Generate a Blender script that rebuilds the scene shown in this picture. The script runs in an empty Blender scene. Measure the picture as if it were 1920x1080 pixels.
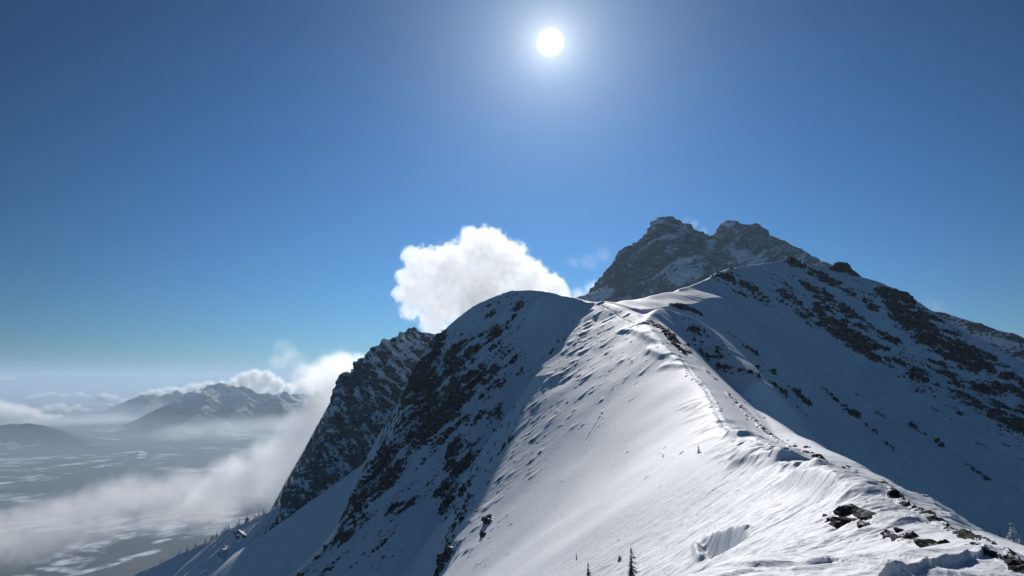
import bpy, bmesh, math, random
import numpy as np
from mathutils import Vector, Matrix, noise

sc = bpy.context.scene
COL = sc.collection
R = math.radians
rng = np.random.RandomState(7)
random.seed(7)

# ------------------------------------------------------------------ camera model
F = 1450.0
V0 = 705.0
PITCH = math.atan((V0 - 540.0) / F)
CP, SP = math.cos(PITCH), math.sin(PITCH)
SUN_EL = PITCH + math.atan((540 - 80) / F)
SUN_AZ = math.atan((1037 - 960) / math.hypot(F, 460)) * 1.02
SUN_DIR = Vector((math.sin(SUN_AZ) * math.cos(SUN_EL), math.cos(SUN_AZ) * math.cos(SUN_EL), math.sin(SUN_EL)))


def W(u, v, Y):
    dx = (u - 960.0) / F
    dy = (540.0 - v) / F
    s = Y / (CP - dy * SP)
    return np.array((dx * s, Y, (SP + dy * CP) * s))


cam = bpy.data.cameras.new('camera')
cam.lens = 36.0 * F / 1920.0
cam.sensor_width = 36.0
cam.clip_start = 0.1
cam.clip_end = 400000.0
camo = bpy.data.objects.new('camera', cam)
COL.objects.link(camo)
camo.rotation_euler = (math.pi / 2 + PITCH, 0, 0)
sc.camera = camo

# ------------------------------------------------------------------ noise


def _hash(ix, iy, iz, seed):
    h = (ix.astype(np.uint32) * np.uint32(374761393) + iy.astype(np.uint32) * np.uint32(668265263)
         + iz.astype(np.uint32) * np.uint32(2147483647) + np.uint32((seed * 974711 + 13) & 0xffffffff))
    h = (h ^ (h >> np.uint32(13))) * np.uint32(1274126177)
    h = (h ^ (h >> np.uint32(16))) * np.uint32(2246822519)
    return h ^ (h >> np.uint32(15))


_G2 = np.array([(math.cos(a), math.sin(a)) for a in np.linspace(0, 2 * math.pi, 32, endpoint=False)], np.float32)


def pn2(x, y, seed=0):
    xi = np.floor(x); yi = np.floor(y)
    fx = (x - xi).astype(np.float32); fy = (y - yi).astype(np.float32)
    xi = xi.astype(np.int64); yi = yi.astype(np.int64)
    z = np.zeros_like(xi)
    ux = fx * fx * fx * (fx * (fx * 6 - 15) + 10)
    uy = fy * fy * fy * (fy * (fy * 6 - 15) + 10)

    def g(ox, oy):
        k = _hash(xi + ox, yi + oy, z, seed) & np.uint32(31)
        gg = _G2[k]
        return gg[..., 0] * (fx - ox) + gg[..., 1] * (fy - oy)
    a = g(0, 0); b = g(1, 0); c = g(0, 1); d = g(1, 1)
    return ((a + (b - a) * ux) * (1 - uy) + (c + (d - c) * ux) * uy) * 1.5


_G3 = rng.normal(size=(64, 3)).astype(np.float32)
_G3 /= np.linalg.norm(_G3, axis=1)[:, None]


def pn3(x, y, z, seed=0):
    xi = np.floor(x); yi = np.floor(y); zi = np.floor(z)
    fx = (x - xi).astype(np.float32); fy = (y - yi).astype(np.float32); fz = (z - zi).astype(np.float32)
    xi = xi.astype(np.int64); yi = yi.astype(np.int64); zi = zi.astype(np.int64)
    ux = fx * fx * (3 - 2 * fx); uy = fy * fy * (3 - 2 * fy); uz = fz * fz * (3 - 2 * fz)
    out = np.zeros_like(fx)
    for ox in (0, 1):
        wx = ux if ox else 1 - ux
        for oy in (0, 1):
            wy = uy if oy else 1 - uy
            for oz in (0, 1):
                wz = uz if oz else 1 - uz
                gg = _G3[_hash(xi + ox, yi + oy, zi + oz, seed) & np.uint32(63)]
                out += wx * wy * wz * (gg[..., 0] * (fx - ox) + gg[..., 1] * (fy - oy) + gg[..., 2] * (fz - oz))
    return out * 1.5


def fbm2(x, y, n=4, seed=0, gain=0.5):
    o = 0; a = 1.0; f = 1.0
    for i in range(n):
        o = o + a * pn2(x * f + 17.3 * i, y * f - 9.1 * i, seed + i)
        a *= gain; f *= 2.03
    return o


def fbm3(x, y, z, n=4, seed=0, gain=0.5):
    o = 0; a = 1.0; f = 1.0
    for i in range(n):
        o = o + a * pn3(x * f + 17.3 * i, y * f - 9.1 * i, z * f + 3.7 * i, seed + i)
        a *= gain; f *= 2.03
    return o


def ridged2(x, y, n=4, seed=0, gain=0.5):
    o = 0; a = 1.0; f = 1.0
    for i in range(n):
        o = o + a * (1 - 2.2 * np.abs(pn2(x * f + 5.3 * i, y * f + 2.1 * i, seed + i)))
        a *= gain; f *= 2.07
    return o


def ridged3(x, y, z, n=4, seed=0, gain=0.5):
    o = 0; a = 1.0; f = 1.0
    for i in range(n):
        o = o + a * (1 - 2.2 * np.abs(pn3(x * f + 5.3 * i, y * f + 2.1 * i, z * f - 4.4 * i, seed + i)))
        a *= gain; f *= 2.07
    return o


def sstep(a, b, x):
    t = np.clip((x - a) / (b - a), 0, 1)
    return t * t * (3 - 2 * t)


def smax(a, b, k):
    if k <= 0:
        return np.maximum(a, b)
    h = np.maximum(0, 1 - np.abs(a - b) / k)
    return np.maximum(a, b) + h * h * k * 0.25

# ------------------------------------------------------------------ ridges (tents)


def catmull(P, n=3):
    P = np.asarray(P, float)
    Q = np.vstack([2 * P[0] - P[1], P, 2 * P[-1] - P[-2]])
    out = []
    for i in range(1, len(Q) - 2):
        for k in range(n):
            t = k / n
            p0, p1, p2, p3 = Q[i - 1], Q[i], Q[i + 1], Q[i + 2]
            out.append(0.5 * ((2 * p1) + (-p0 + p2) * t + (2 * p0 - 5 * p1 + 4 * p2 - p3) * t * t
                              + (-p0 + 3 * p1 - 3 * p2 + p3) * t ** 3))
    out.append(P[-1])
    return np.array(out)


def far_depth(y):
    return y if y < 165 else 165 + (y - 165) * 1.36


class Ridge:
    """Crest polyline with its own slope to the left and the right of its direction."""

    def __init__(self, pts, sL, sR, d1=1e9, s2L=None, s2R=None, end=3.0, rad=2.0, sub=3, near=False, d1R=None):
        self.d1R = d1R
        if near:
            pts = [(p[0], p[1], far_depth(p[2])) + tuple(p[3:5]) + ((p[5] * far_depth(p[2]) / p[2],) if len(p) > 5 else ()) for p in pts]
        n = len(pts)
        P = np.array([W(*p[:3]) for p in pts])
        SL = np.array([p[3] if len(p) > 3 else sL for p in pts])
        SR = np.array([p[4] if len(p) > 4 else sR for p in pts])
        D1 = np.array([p[5] if len(p) > 5 else d1 for p in pts])
        A = np.column_stack([P, SL, SR, np.minimum(D1, 1e4)])
        A = catmull(A, sub) if sub > 1 else A
        self.A = A
        self.d1 = d1
        self.s2L = s2L
        self.s2R = s2R
        self.end = end
        self.rad = rad

    def h(self, X, Y):
        H = np.full(X.shape, -1e6, np.float32)
        A = self.A
        for i in range(len(A) - 1):
            ax, ay, az, al, ar, ad = A[i]
            bx, by, bz, bl, br, bd = A[i + 1]
            dx, dy = bx - ax, by - ay
            L2 = dx * dx + dy * dy
            if L2 < 1e-9:
                continue
            L = math.sqrt(L2)
            qx = X - np.float32(ax); qy = Y - np.float32(ay)
            t = np.clip((qx * np.float32(dx) + qy * np.float32(dy)) / np.float32(L2), 0, 1)
            ex = qx - t * np.float32(dx); ey = qy - t * np.float32(dy)
            d = np.sqrt(ex * ex + ey * ey)
            s = (np.float32(dx / L) * qy - np.float32(dy / L) * qx) / np.maximum(d, 1e-4)
            s = np.clip(s, -1, 1)
            sl = al + (bl - al) * t; sr = ar + (br - ar) * t
            m = 0.5 + 0.5 * s
            s2 = s * s if self.end else np.float32(1.0)
            slope = (sr + (sl - sr) * m) * s2 + np.float32(self.end or 0) * (1 - s2)
            dd = np.sqrt(d * d + np.float32(self.rad ** 2)) - np.float32(self.rad)
            if self.s2L is not None:
                q2 = (self.s2R + (self.s2L - self.s2R) * m) * s2 + np.float32(self.end or 0) * (1 - s2)
                d1 = ad + (bd - ad) * t
                if self.d1R is not None:
                    d1 = self.d1R + (d1 - self.d1R) * m
                drop = slope * np.minimum(dd, d1) + q2 * np.maximum(dd - d1, 0)
            else:
                drop = slope * dd
            H = np.maximum(H, (az + (bz - az) * t - drop).astype(np.float32))
        return H


def union(X, Y, ridges, k):
    H = None
    for r in ridges:
        h = r.h(X, Y)
        H = h if H is None else smax(H, h, k)
    return H


def surf_pt(fn, u, v, y0, y1, n=520):
    """World point where the sight line through photo pixel (u,v) meets the heightfield."""
    Ys = np.geomspace(y0, y1, n)
    p = np.array([W(u, v, y) for y in Ys])
    h = fn(p[:, 0].astype(np.float32), p[:, 1].astype(np.float32))
    g = p[:, 2] - h
    idx = np.where(g < 0)[0]
    if len(idx) == 0:
        i = int(np.argmin(np.abs(g)))
        return p[i]
    i = idx[0]
    if i == 0:
        return p[0]
    t = g[i - 1] / (g[i - 1] - g[i])
    return p[i - 1] + (p[i] - p[i - 1]) * t

# ------------------------------------------------------------------ object helpers


def tag(o, label=None, cat=None, group=None, kind=None):
    if label: o['label'] = label
    if cat: o['category'] = cat
    if group: o['group'] = group
    if kind: o['kind'] = kind
    return o


def mesh_obj(name, verts, faces, mat, parent=None, smooth=True):
    me = bpy.data.meshes.new(name)
    me.from_pydata([tuple(v) for v in verts], [], faces)
    me.update()
    if smooth:
        me.polygons.foreach_set('use_smooth', [True] * len(me.polygons))
    o = bpy.data.objects.new(name, me)
    COL.objects.link(o)
    for m in (mat if isinstance(mat, (list, tuple)) else [mat]):
        if m: me.materials.append(m)
    if parent: o.parent = parent
    return o


def grid_obj(name, P, mat, attrs=None):
    nr, nc = P.shape[:2]
    me = bpy.data.meshes.new(name)
    nv = nr * nc
    idx = np.arange(nv, dtype=np.int32).reshape(nr, nc)
    q = np.stack([idx[:-1, :-1], idx[:-1, 1:], idx[1:, 1:], idx[1:, :-1]], -1).reshape(-1)
    nf = (nr - 1) * (nc - 1)
    me.vertices.add(nv)
    me.vertices.foreach_set('co', P.reshape(-1).astype(np.float32))
    me.loops.add(nf * 4)
    me.loops.foreach_set('vertex_index', q.astype(np.int32))
    me.polygons.add(nf)
    me.polygons.foreach_set('loop_start', np.arange(0, nf * 4, 4, dtype=np.int32))
    me.polygons.foreach_set('use_smooth', np.ones(nf, dtype=bool))
    me.update(calc_edges=True)
    for k, a in (attrs or {}).items():
        at = me.attributes.new(k, 'FLOAT', 'POINT')
        at.data.foreach_set('value', a.reshape(-1).astype(np.float32))
    o = bpy.data.objects.new(name, me)
    COL.objects.link(o)
    me.materials.append(mat)
    return o


def grid_normals(P):
    du = np.gradient(P, axis=1); dv = np.gradient(P, axis=0)
    n = np.cross(du, dv)
    n /= np.maximum(np.linalg.norm(n, axis=2, keepdims=True), 1e-9)
    n[n[..., 2] < 0] *= -1
    return n

# ------------------------------------------------------------------ node helper


class NT:
    def __init__(self, name):
        self.m = bpy.data.materials.new(name)
        self.m.use_nodes = True
        self.t = self.m.node_tree
        self.t.nodes.clear()
        self.out = self.t.nodes.new('ShaderNodeOutputMaterial')

    def n(self, typ, **kw):
        nd = self.t.nodes.new(typ)
        for k, v in kw.items():
            if k.startswith('i_'):
                key = k[2:]
                key = int(key) if key.isdigit() else key.replace('_', ' ')
                self.set(nd.inputs[key], v)
            else:
                setattr(nd, k, v)
        return nd

    def set(self, inp, v):
        if isinstance(v, bpy.types.NodeSocket):
            self.t.links.new(v, inp)
        else:
            inp.default_value = v

    def math(self, op, a, b=None, c=None, clamp=False):
        nd = self.t.nodes.new('ShaderNodeMath')
        nd.operation = op
        nd.use_clamp = clamp
        self.set(nd.inputs[0], a)
        if b is not None: self.set(nd.inputs[1], b)
        if c is not None: self.set(nd.inputs[2], c)
        return nd.outputs[0]

    def vmath(self, op, a, b=None, scale=None):
        nd = self.t.nodes.new('ShaderNodeVectorMath')
        nd.operation = op
        self.set(nd.inputs[0], a)
        if b is not None: self.set(nd.inputs[1], b)
        if scale is not None: self.set(nd.inputs['Scale'], scale)
        return nd

    def noise(self, vec, scale, detail=4, rough=0.55, dist=0.0):
        nd = self.n('ShaderNodeTexNoise', i_Scale=scale, i_Detail=detail, i_Roughness=rough, i_Distortion=dist)
        self.t.links.new(vec, nd.inputs['Vector'])
        return nd.outputs['Fac']

    def sstep(self, a, b, x):
        nd = self.n('ShaderNodeMapRange', interpolation_type='SMOOTHSTEP')
        self.set(nd.inputs['Value'], x)
        nd.inputs['From Min'].default_value = a
        nd.inputs['From Max'].default_value = b
        return nd.outputs['Result']

    def mix(self, f, a, b):
        nd = self.n('ShaderNodeMix', data_type='RGBA')
        self.set(nd.inputs[0], f)
        self.set(nd.inputs[6], a if isinstance(a, bpy.types.NodeSocket) else (*a, 1))
        self.set(nd.inputs[7], b if isinstance(b, bpy.types.NodeSocket) else (*b, 1))
        return nd.outputs[2]

    def scaled(self, vec, s):
        return self.vmath('MULTIPLY', vec, s).outputs[0]


def snow_rock_material(name, rock_a, rock_b, snow=(0.84, 0.86, 0.90), detail_scale=1.0, nz_w=1.6, bump_scale=1.0,
                       speck=0.0, thr=0.5, dust=(1.1, .7)):
    g = NT(name)
    pos = g.n('ShaderNodeNewGeometry')
    P = pos.outputs['Position']
    nz = g.n('ShaderNodeSeparateXYZ')
    g.t.links.new(pos.outputs['Normal'], nz.inputs[0])
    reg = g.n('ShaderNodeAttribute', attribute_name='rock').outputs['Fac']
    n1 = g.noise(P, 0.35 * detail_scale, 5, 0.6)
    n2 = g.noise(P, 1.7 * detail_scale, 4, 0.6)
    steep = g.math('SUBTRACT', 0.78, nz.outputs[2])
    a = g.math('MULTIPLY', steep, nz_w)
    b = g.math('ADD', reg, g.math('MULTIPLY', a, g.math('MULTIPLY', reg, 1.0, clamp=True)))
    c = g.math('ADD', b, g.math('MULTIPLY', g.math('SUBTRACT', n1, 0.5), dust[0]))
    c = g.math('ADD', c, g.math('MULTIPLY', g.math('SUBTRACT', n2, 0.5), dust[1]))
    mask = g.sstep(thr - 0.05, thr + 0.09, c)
    # rock colour
    rn = g.noise(g.scaled(P, (0.3 * detail_scale, 0.3 * detail_scale, 1.4 * detail_scale)), 1.0, 6, 0.65)
    rock = g.mix(g.sstep(0.3, 0.7, rn), rock_a, rock_b)
    fine = g.noise(P, 5.0 * detail_scale, 3, 0.6)
    rock = g.mix(g.math('MULTIPLY', fine, 0.5), rock, tuple(0.5 * x for x in rock_a))
    sn = g.mix(g.noise(P, 0.05, 3), snow, tuple(x * y for x, y in zip(snow, (0.93, 0.95, 0.97))))
    col = g.mix(mask, sn, rock)
    bs = g.n('ShaderNodeBsdfPrincipled')
    g.set(bs.inputs['Base Color'], col)
    g.set(bs.inputs['Roughness'], g.math('ADD', 0.7, g.math('MULTIPLY', mask, 0.2)))
    g.set(bs.inputs['Specular IOR Level'], g.math('SUBTRACT', .55, g.math('MULTIPLY', mask, .5)))
    hgt = g.math('ADD', g.math('MULTIPLY', g.noise(P, 0.9 * bump_scale, 5, 0.6), 0.5),
                 g.math('MULTIPLY', g.math('MULTIPLY', g.noise(P, 3.5 * bump_scale, 4, 0.65), mask), 0.6))
    rt_ = g.n('ShaderNodeVectorRotate', rotation_type='Z_AXIS', i_Angle=.45)
    g.t.links.new(P, rt_.inputs['Vector'])
    rip = g.noise(g.scaled(rt_.outputs[0], (.7 * bump_scale, 2.6 * bump_scale, 1.0 * bump_scale)), 1.0, 7, .62, .6)
    hgt = g.math('ADD', hgt, g.math('MULTIPLY', rip, .55))
    bp = g.n('ShaderNodeBump', i_Strength=0.5, i_Distance=0.35 / bump_scale)
    g.set(bp.inputs['Height'], hgt)
    g.t.links.new(bp.outputs[0], bs.inputs['Normal'])
    g.t.links.new(bs.outputs[0], g.out.inputs[0])
    return g.m


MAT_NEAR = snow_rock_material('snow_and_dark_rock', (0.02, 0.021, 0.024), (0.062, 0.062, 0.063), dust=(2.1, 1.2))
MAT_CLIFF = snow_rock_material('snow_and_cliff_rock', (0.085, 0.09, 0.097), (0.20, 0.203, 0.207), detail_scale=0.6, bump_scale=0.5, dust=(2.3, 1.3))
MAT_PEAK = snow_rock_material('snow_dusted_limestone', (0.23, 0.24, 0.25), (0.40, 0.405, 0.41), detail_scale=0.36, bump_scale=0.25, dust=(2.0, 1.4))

# ================================================================== NEAR MASSIF
class Flank:
    """The main ridge: a crest curve, the long even slope on its left down to a foot curve, a short shoulder on its right."""

    def __init__(self):
        crest = [(2060, 1140, 8), (1905, 1075, 18), (1800, 1022, 27), (1740, 992, 36), (1650, 946, 54), (1575, 902, 76), (1500, 868, 108), (1420, 836, 140), (1372, 820, 165),
                 (1352, 795, 195), (1340, 758, 232), (1312, 718, 268), (1280, 684, 300), (1250, 652, 330), (1224, 624, 362), (1208, 603, 392), (1180, 585, 424), (1130, 566, 460)]
        c = np.array([W(u, v, far_depth(y)) for u, v, y in crest])
        c = catmull(c, 6)
        self.y = c[:, 1]; self.x1 = c[:, 0]; self.z1 = c[:, 2]
        foot = []
        for y, sl, d in [(8, .75, 40), (18, .64, 60), (36, .62, 80), (76, .65, 100), (108, .66, 115), (140, .68, 120), (195, .70, 140), (232, .73, 136)]:
            Y = far_depth(y)
            foot.append((np.interp(Y, self.y, self.x1) - d, Y, np.interp(Y, self.y, self.z1) - sl * d))
        for u, v, y in [(825, 1085, 268), (870, 990, 300), (908, 900, 330), (965, 795, 362), (1026, 703, 392), (1068, 637, 424), (1090, 590, 455)]:
            foot.append(tuple(W(u, v, far_depth(y))))
        f = catmull(np.array(foot), 6)
        f = f[np.argsort(f[:, 1])]
        self.fy, self.x5, self.z5 = f[:, 1], f[:, 0], f[:, 2]

    def h(self, X, Y):
        x1 = np.interp(Y, self.y, self.x1); z1 = np.interp(Y, self.y, self.z1)
        x5 = np.interp(Y, self.fy, self.x5); z5 = np.interp(Y, self.fy, self.z5)
        d = x1 - X
        wd = np.maximum(x1 - x5, 3.0)
        sl = (z1 - z5) / wd
        r = 2.5
        dd = np.sqrt(d * d + r * r) - r
        wb = wd + (5 * np.sin(Y / 19 + 1) + 4 * np.sin(Y / 8.3) + 2.2 * np.sin(Y / 3.7 + 2 * np.sin(Y / 11)) - 3) * sstep(250, 330, Y)
        left = z1 - sl * np.minimum(dd, wb) - 1.35 * np.maximum(dd - wb, 0)
        ws = np.clip(.14 * (Y - 36), .2, 11)
        right = z1 - .32 * np.minimum(dd, ws) - .95 * np.maximum(dd - ws, 0)
        H = np.where(d > 0, left, right) - 1.0 * np.maximum(Y - self.y[-1], 0)
        return H.astype(np.float32)


R1 = Flank()
R1b = Ridge([(2000, 1120, 18), (1930, 1078, 26), (1880, 1048, 36), (1830, 1018, 46), (1770, 983, 62), (1705, 942, 86), (1640, 899, 112),
             (1570, 856, 148), (1500, 817, 190), (1440, 784, 228), (1380, 746, 272), (1330, 700, 318), (1290, 655, 355),
             (1258, 622, 385), (1235, 606, 400)], .12, 1.05, d1=7, s2L=.95, s2R=1.05, end=2.5, rad=3.0, near=True)
RD = Ridge([(1130, 566, 460, 1.1, .8), (1085, 560, 482, 1.05, .8), (1040, 551, 503, .95, .7), (1000, 545, 514), (970, 545, 518), (945, 549, 520), (900, 566, 521),
            (870, 586, 521), (842, 610, 520), (820, 630, 518)], .84, .6, end=4.0, rad=3.0, near=True)
# travelling left->right the camera side is on the right hand
R2a = Ridge([(1130, 566, 460), (1165, 564, 478), (1210, 560, 495), (1250, 551, 515), (1275, 544, 527, .5, .26), (1325, 526, 554, .5, .72)],
            .5, .22, d1=32, s2L=.6, s2R=.85, end=1.6, rad=2.0, near=True)
R2 = Ridge([(1275, 544, 527, .5, .7), (1300, 535, 540, .5, .72), (1345, 514, 565), (1380, 502, 588), (1420, 496, 606), (1450, 492, 614), (1475, 486, 620), (1515, 495, 618),
            (1558, 499, 614), (1612, 517, 600), (1653, 529, 590), (1695, 554, 576), (1742, 581, 560), (1775, 600, 550),
            (1820, 626, 536), (1870, 655, 520), (1920, 684, 504), (2050, 760, 465), (2300, 880, 410)],
           .6, .74, d1=150, s2L=.6, s2R=.55, end=1.5, rad=2.0, near=True)
# left edge of the shaded face under the rounded top: it comes forward as it drops
YC = far_depth(518)
ZC = W(820, 630, YC)[2]


def on_face(u, v, slope=.82):
    k = W(u, v, 1.0)[2]
    return (u, v, (slope * YC - ZC) / (slope - k))


R3 = Ridge([on_face(*q) for q in [(820, 630), (798, 655), (784, 698), (767, 764), (742, 818), (709, 853), (678, 907), (651, 987), (600, 1040), (540, 1085), (470, 1150)]], 1.15, 1.9, end=3.0, rad=2.0)
# low spur leaving the knoll to the right
R4 = Ridge([(1208, 603, 392), (1240, 577, 440), (1275, 588, 436), (1325, 612, 425), (1372, 660, 400), (1420, 712, 372)], .5, .8, d1=8, s2L=1.2, s2R=.9, end=2.5, rad=1.5, near=True)
NEAR = [R1, R1b, RD, R2a, R2, R3, R4]


class Line:
    """World polyline in plan used for wind lips, grooves and tracks."""

    def __init__(self, pix, fn_pt=None, Y=None):
        if Y is not None:
            self.p = np.array([W(u, v, y)[:2] for (u, v), y in zip(pix, Y)])
        else:
            self.p = np.array([fn_pt(u, v)[:2] for u, v in pix])

    def eval(self, X, Y, reach):
        """signed distance (left of travel positive), end fade, index box"""
        lo = self.p.min(0) - reach; hi = self.p.max(0) + reach
        yrow = Y[:, 0]
        r0, r1 = np.searchsorted(yrow, lo[1]), np.searchsorted(yrow, hi[1])
        if r1 - r0 < 2:
            return None
        xs = X[r0:r1]
        cols = np.where((xs.max(0) >= lo[0]) & (xs.min(0) <= hi[0]))[0]
        if len(cols) < 2:
            return None
        c0, c1 = cols[0], cols[-1] + 1
        x = X[r0:r1, c0:c1]; y = Y[r0:r1, c0:c1]
        best = np.full(x.shape, 1e9); sgn = np.ones(x.shape); tt = np.zeros(x.shape)
        seg = np.linalg.norm(np.diff(self.p, axis=0), axis=1)
        cum = np.concatenate([[0], np.cumsum(seg)])
        tot = max(cum[-1], 1e-6)
        for i in range(len(seg)):
            ax, ay = self.p[i]; dx, dy = self.p[i + 1] - self.p[i]
            L2 = max(dx * dx + dy * dy, 1e-9)
            t = np.clip(((x - ax) * dx + (y - ay) * dy) / L2, 0, 1)
            ex = x - ax - t * dx; ey = y - ay - t * dy
            d = np.hypot(ex, ey)
            m = d < best
            best = np.where(m, d, best)
            sgn = np.where(m, np.sign(dx * ey - dy * ex), sgn)
            tt = np.where(m, (cum[i] + t * seg[i]) / tot, tt)
        return (slice(r0, r1), slice(c0, c1)), best, sgn, tt


# the platform the photographer stands on: it ends in a rounded edge a few steps ahead
EDGE = Line([(1240, 1130), (1310, 1084), (1400, 1050), (1450, 1044), (1555, 1047), (1617, 1038), (1678, 1031), (1789, 1031), (1833, 1019), (1872, 1030), (1902, 1058), (1960, 1110), (2100, 1220)],
            Y=[11.5, 13, 14.5, 15, 15.5, 16, 16.5, 17.2, 17.6, 17.4, 16.5, 14, 10])
EDGE_Z = np.array([W(u, v, y)[2] for (u, v), y in zip([(1240, 1130), (1310, 1084), (1400, 1050), (1450, 1044), (1555, 1047), (1617, 1038), (1678, 1031), (1789, 1031), (1833, 1019), (1872, 1030), (1902, 1058), (1960, 1110), (2100, 1220)],
                  [11.5, 13, 14.5, 15, 15.5, 16, 16.5, 17.2, 17.6, 17.4, 16.5, 14, 10])])


def platform(X, Y):
    sh = X.shape
    x = X.reshape(1, -1).astype(np.float64) if X.ndim == 1 else X
    y = Y.reshape(1, -1).astype(np.float64) if Y.ndim == 1 else Y
    p = EDGE.p
    seg = np.linalg.norm(np.diff(p, axis=0), axis=1)
    best = np.full(x.shape, 1e9); z = np.zeros(x.shape); sg = np.ones(x.shape)
    for i in range(len(seg)):
        ax, ay = p[i]; dx, dy = p[i + 1] - p[i]
        t = np.clip(((x - ax) * dx + (y - ay) * dy) / (dx * dx + dy * dy), 0, 1)
        ex = x - ax - t * dx; ey = y - ay - t * dy
        d = np.hypot(ex, ey)
        m = d < best
        best = np.where(m, d, best)
        z = np.where(m, EDGE_Z[i] + t * (EDGE_Z[i + 1] - EDGE_Z[i]), z)
        sg = np.where(m, dx * ey - dy * ex, sg)
    rd = np.sqrt(best ** 2 + .16) - .4
    h = np.where(sg > 0, z - .85 * rd, z + .14 * np.minimum(best, 18))
    return h.reshape(sh).astype(np.float32)


def near_low(X, Y):
    H = union(X, Y, NEAR, 2.5)
    m = Y < 60
    if m.any():
        if X.ndim == 1:
            H[m] = smax(H[m], platform(X[m], Y[m]), .5)
        else:
            k = int(m[:, 0].sum())
            H[:k] = smax(H[:k], platform(X[:k], Y[:k]), .5)
    fade = sstep(15, 120, Y)
    H = H + fade * (.5 + .5 * sstep(330, 480, Y)) * (1.4 * pn2(X / 45, Y / 60, 1) + 0.8 * pn2(X / 18, Y / 25, 2))
    return np.maximum(H, -700).astype(np.float32)


def rows(parts):
    return np.concatenate([np.geomspace(a, b, n, endpoint=False) for a, b, n in parts])


def NS(u, v):
    return surf_pt(near_low, u, v, 7, 900)


def px_size(p):
    return float(np.linalg.norm(p)) / F


class Strokes:
    """Rock patches: world-space polylines on a surface, each with a world radius and a strength."""

    def __init__(self, fn_pt, strokes, grow=1.25):
        self.segs = []
        for st, rpx, amt in strokes:
            px = []
            for (ua, va), (ub, vb) in zip(st[:-1], st[1:]):
                k = max(1, int(math.hypot(ub - ua, vb - va) / 16))
                px += [(ua + (ub - ua) * j / k, va + (vb - va) * j / k) for j in range(k)]
            px.append(st[-1])
            pts = [fn_pt(u, v) for u, v in px]
            if len(pts) == 1:
                pts = [pts[0], pts[0] + np.array((.01, .01, 0))]
            for a, b in zip(pts[:-1], pts[1:]):
                self.segs.append((a, b, rpx * px_size(0.5 * (a + b)) * grow, amt))

    def field(self, P, wob=None):
        out = np.zeros(P.shape[:2], np.float32)
        X, Y, Z = P[..., 0], P[..., 1], P[..., 2]
        yrow = Y[:, 0]
        for a, b, r, amt in self.segs:
            lo = np.minimum(a, b) - 2.6 * r; hi = np.maximum(a, b) + 2.6 * r
            r0, r1 = np.searchsorted(yrow, lo[1]), np.searchsorted(yrow, hi[1])
            if r1 <= r0:
                continue
            xs = X[r0:r1]
            cols = np.where((xs.max(0) >= lo[0]) & (xs.min(0) <= hi[0]))[0]
            if len(cols) == 0:
                continue
            c0, c1 = cols[0], cols[-1] + 1
            q = P[r0:r1, c0:c1] - a.astype(np.float32)
            d = (b - a).astype(np.float32)
            t = np.clip((q @ d) / max(float(d @ d), 1e-6), 0, 1)
            dist = np.linalg.norm(q - t[..., None] * d, axis=-1) / r
            val = amt * (1 - sstep(.55, 1.9, dist))
            out[r0:r1, c0:c1] = np.maximum(out[r0:r1, c0:c1], val)
        return out


def lip(H, X, Y, line, h, back, front, taper=0.25):
    """A wind lip: the snow rises to a crest along the line and breaks off on the right of travel."""
    e = line.eval(X, Y, 4 * max(back, front))
    if e is None:
        return
    box, d, s, t = e
    fade = sstep(0, taper, t) * sstep(0, taper, 1 - t)
    prof = np.where(s > 0, np.exp(-(d / back) ** 1.3), np.exp(-(d / front) ** 1.6))
    H[box] += (h * fade * prof).astype(np.float32)


def groove(H, X, Y, line, depth, width):
    e = line.eval(X, Y, 4 * width)
    if e is None:
        return
    box, d, s, t = e
    fade = sstep(0, .08, t) * sstep(0, .08, 1 - t)
    H[box] -= (depth * fade * (np.exp(-(d / width) ** 2) - 0.35 * np.exp(-((d - 1.8 * width) / (0.7 * width)) ** 2))).astype(np.float32)


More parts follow.
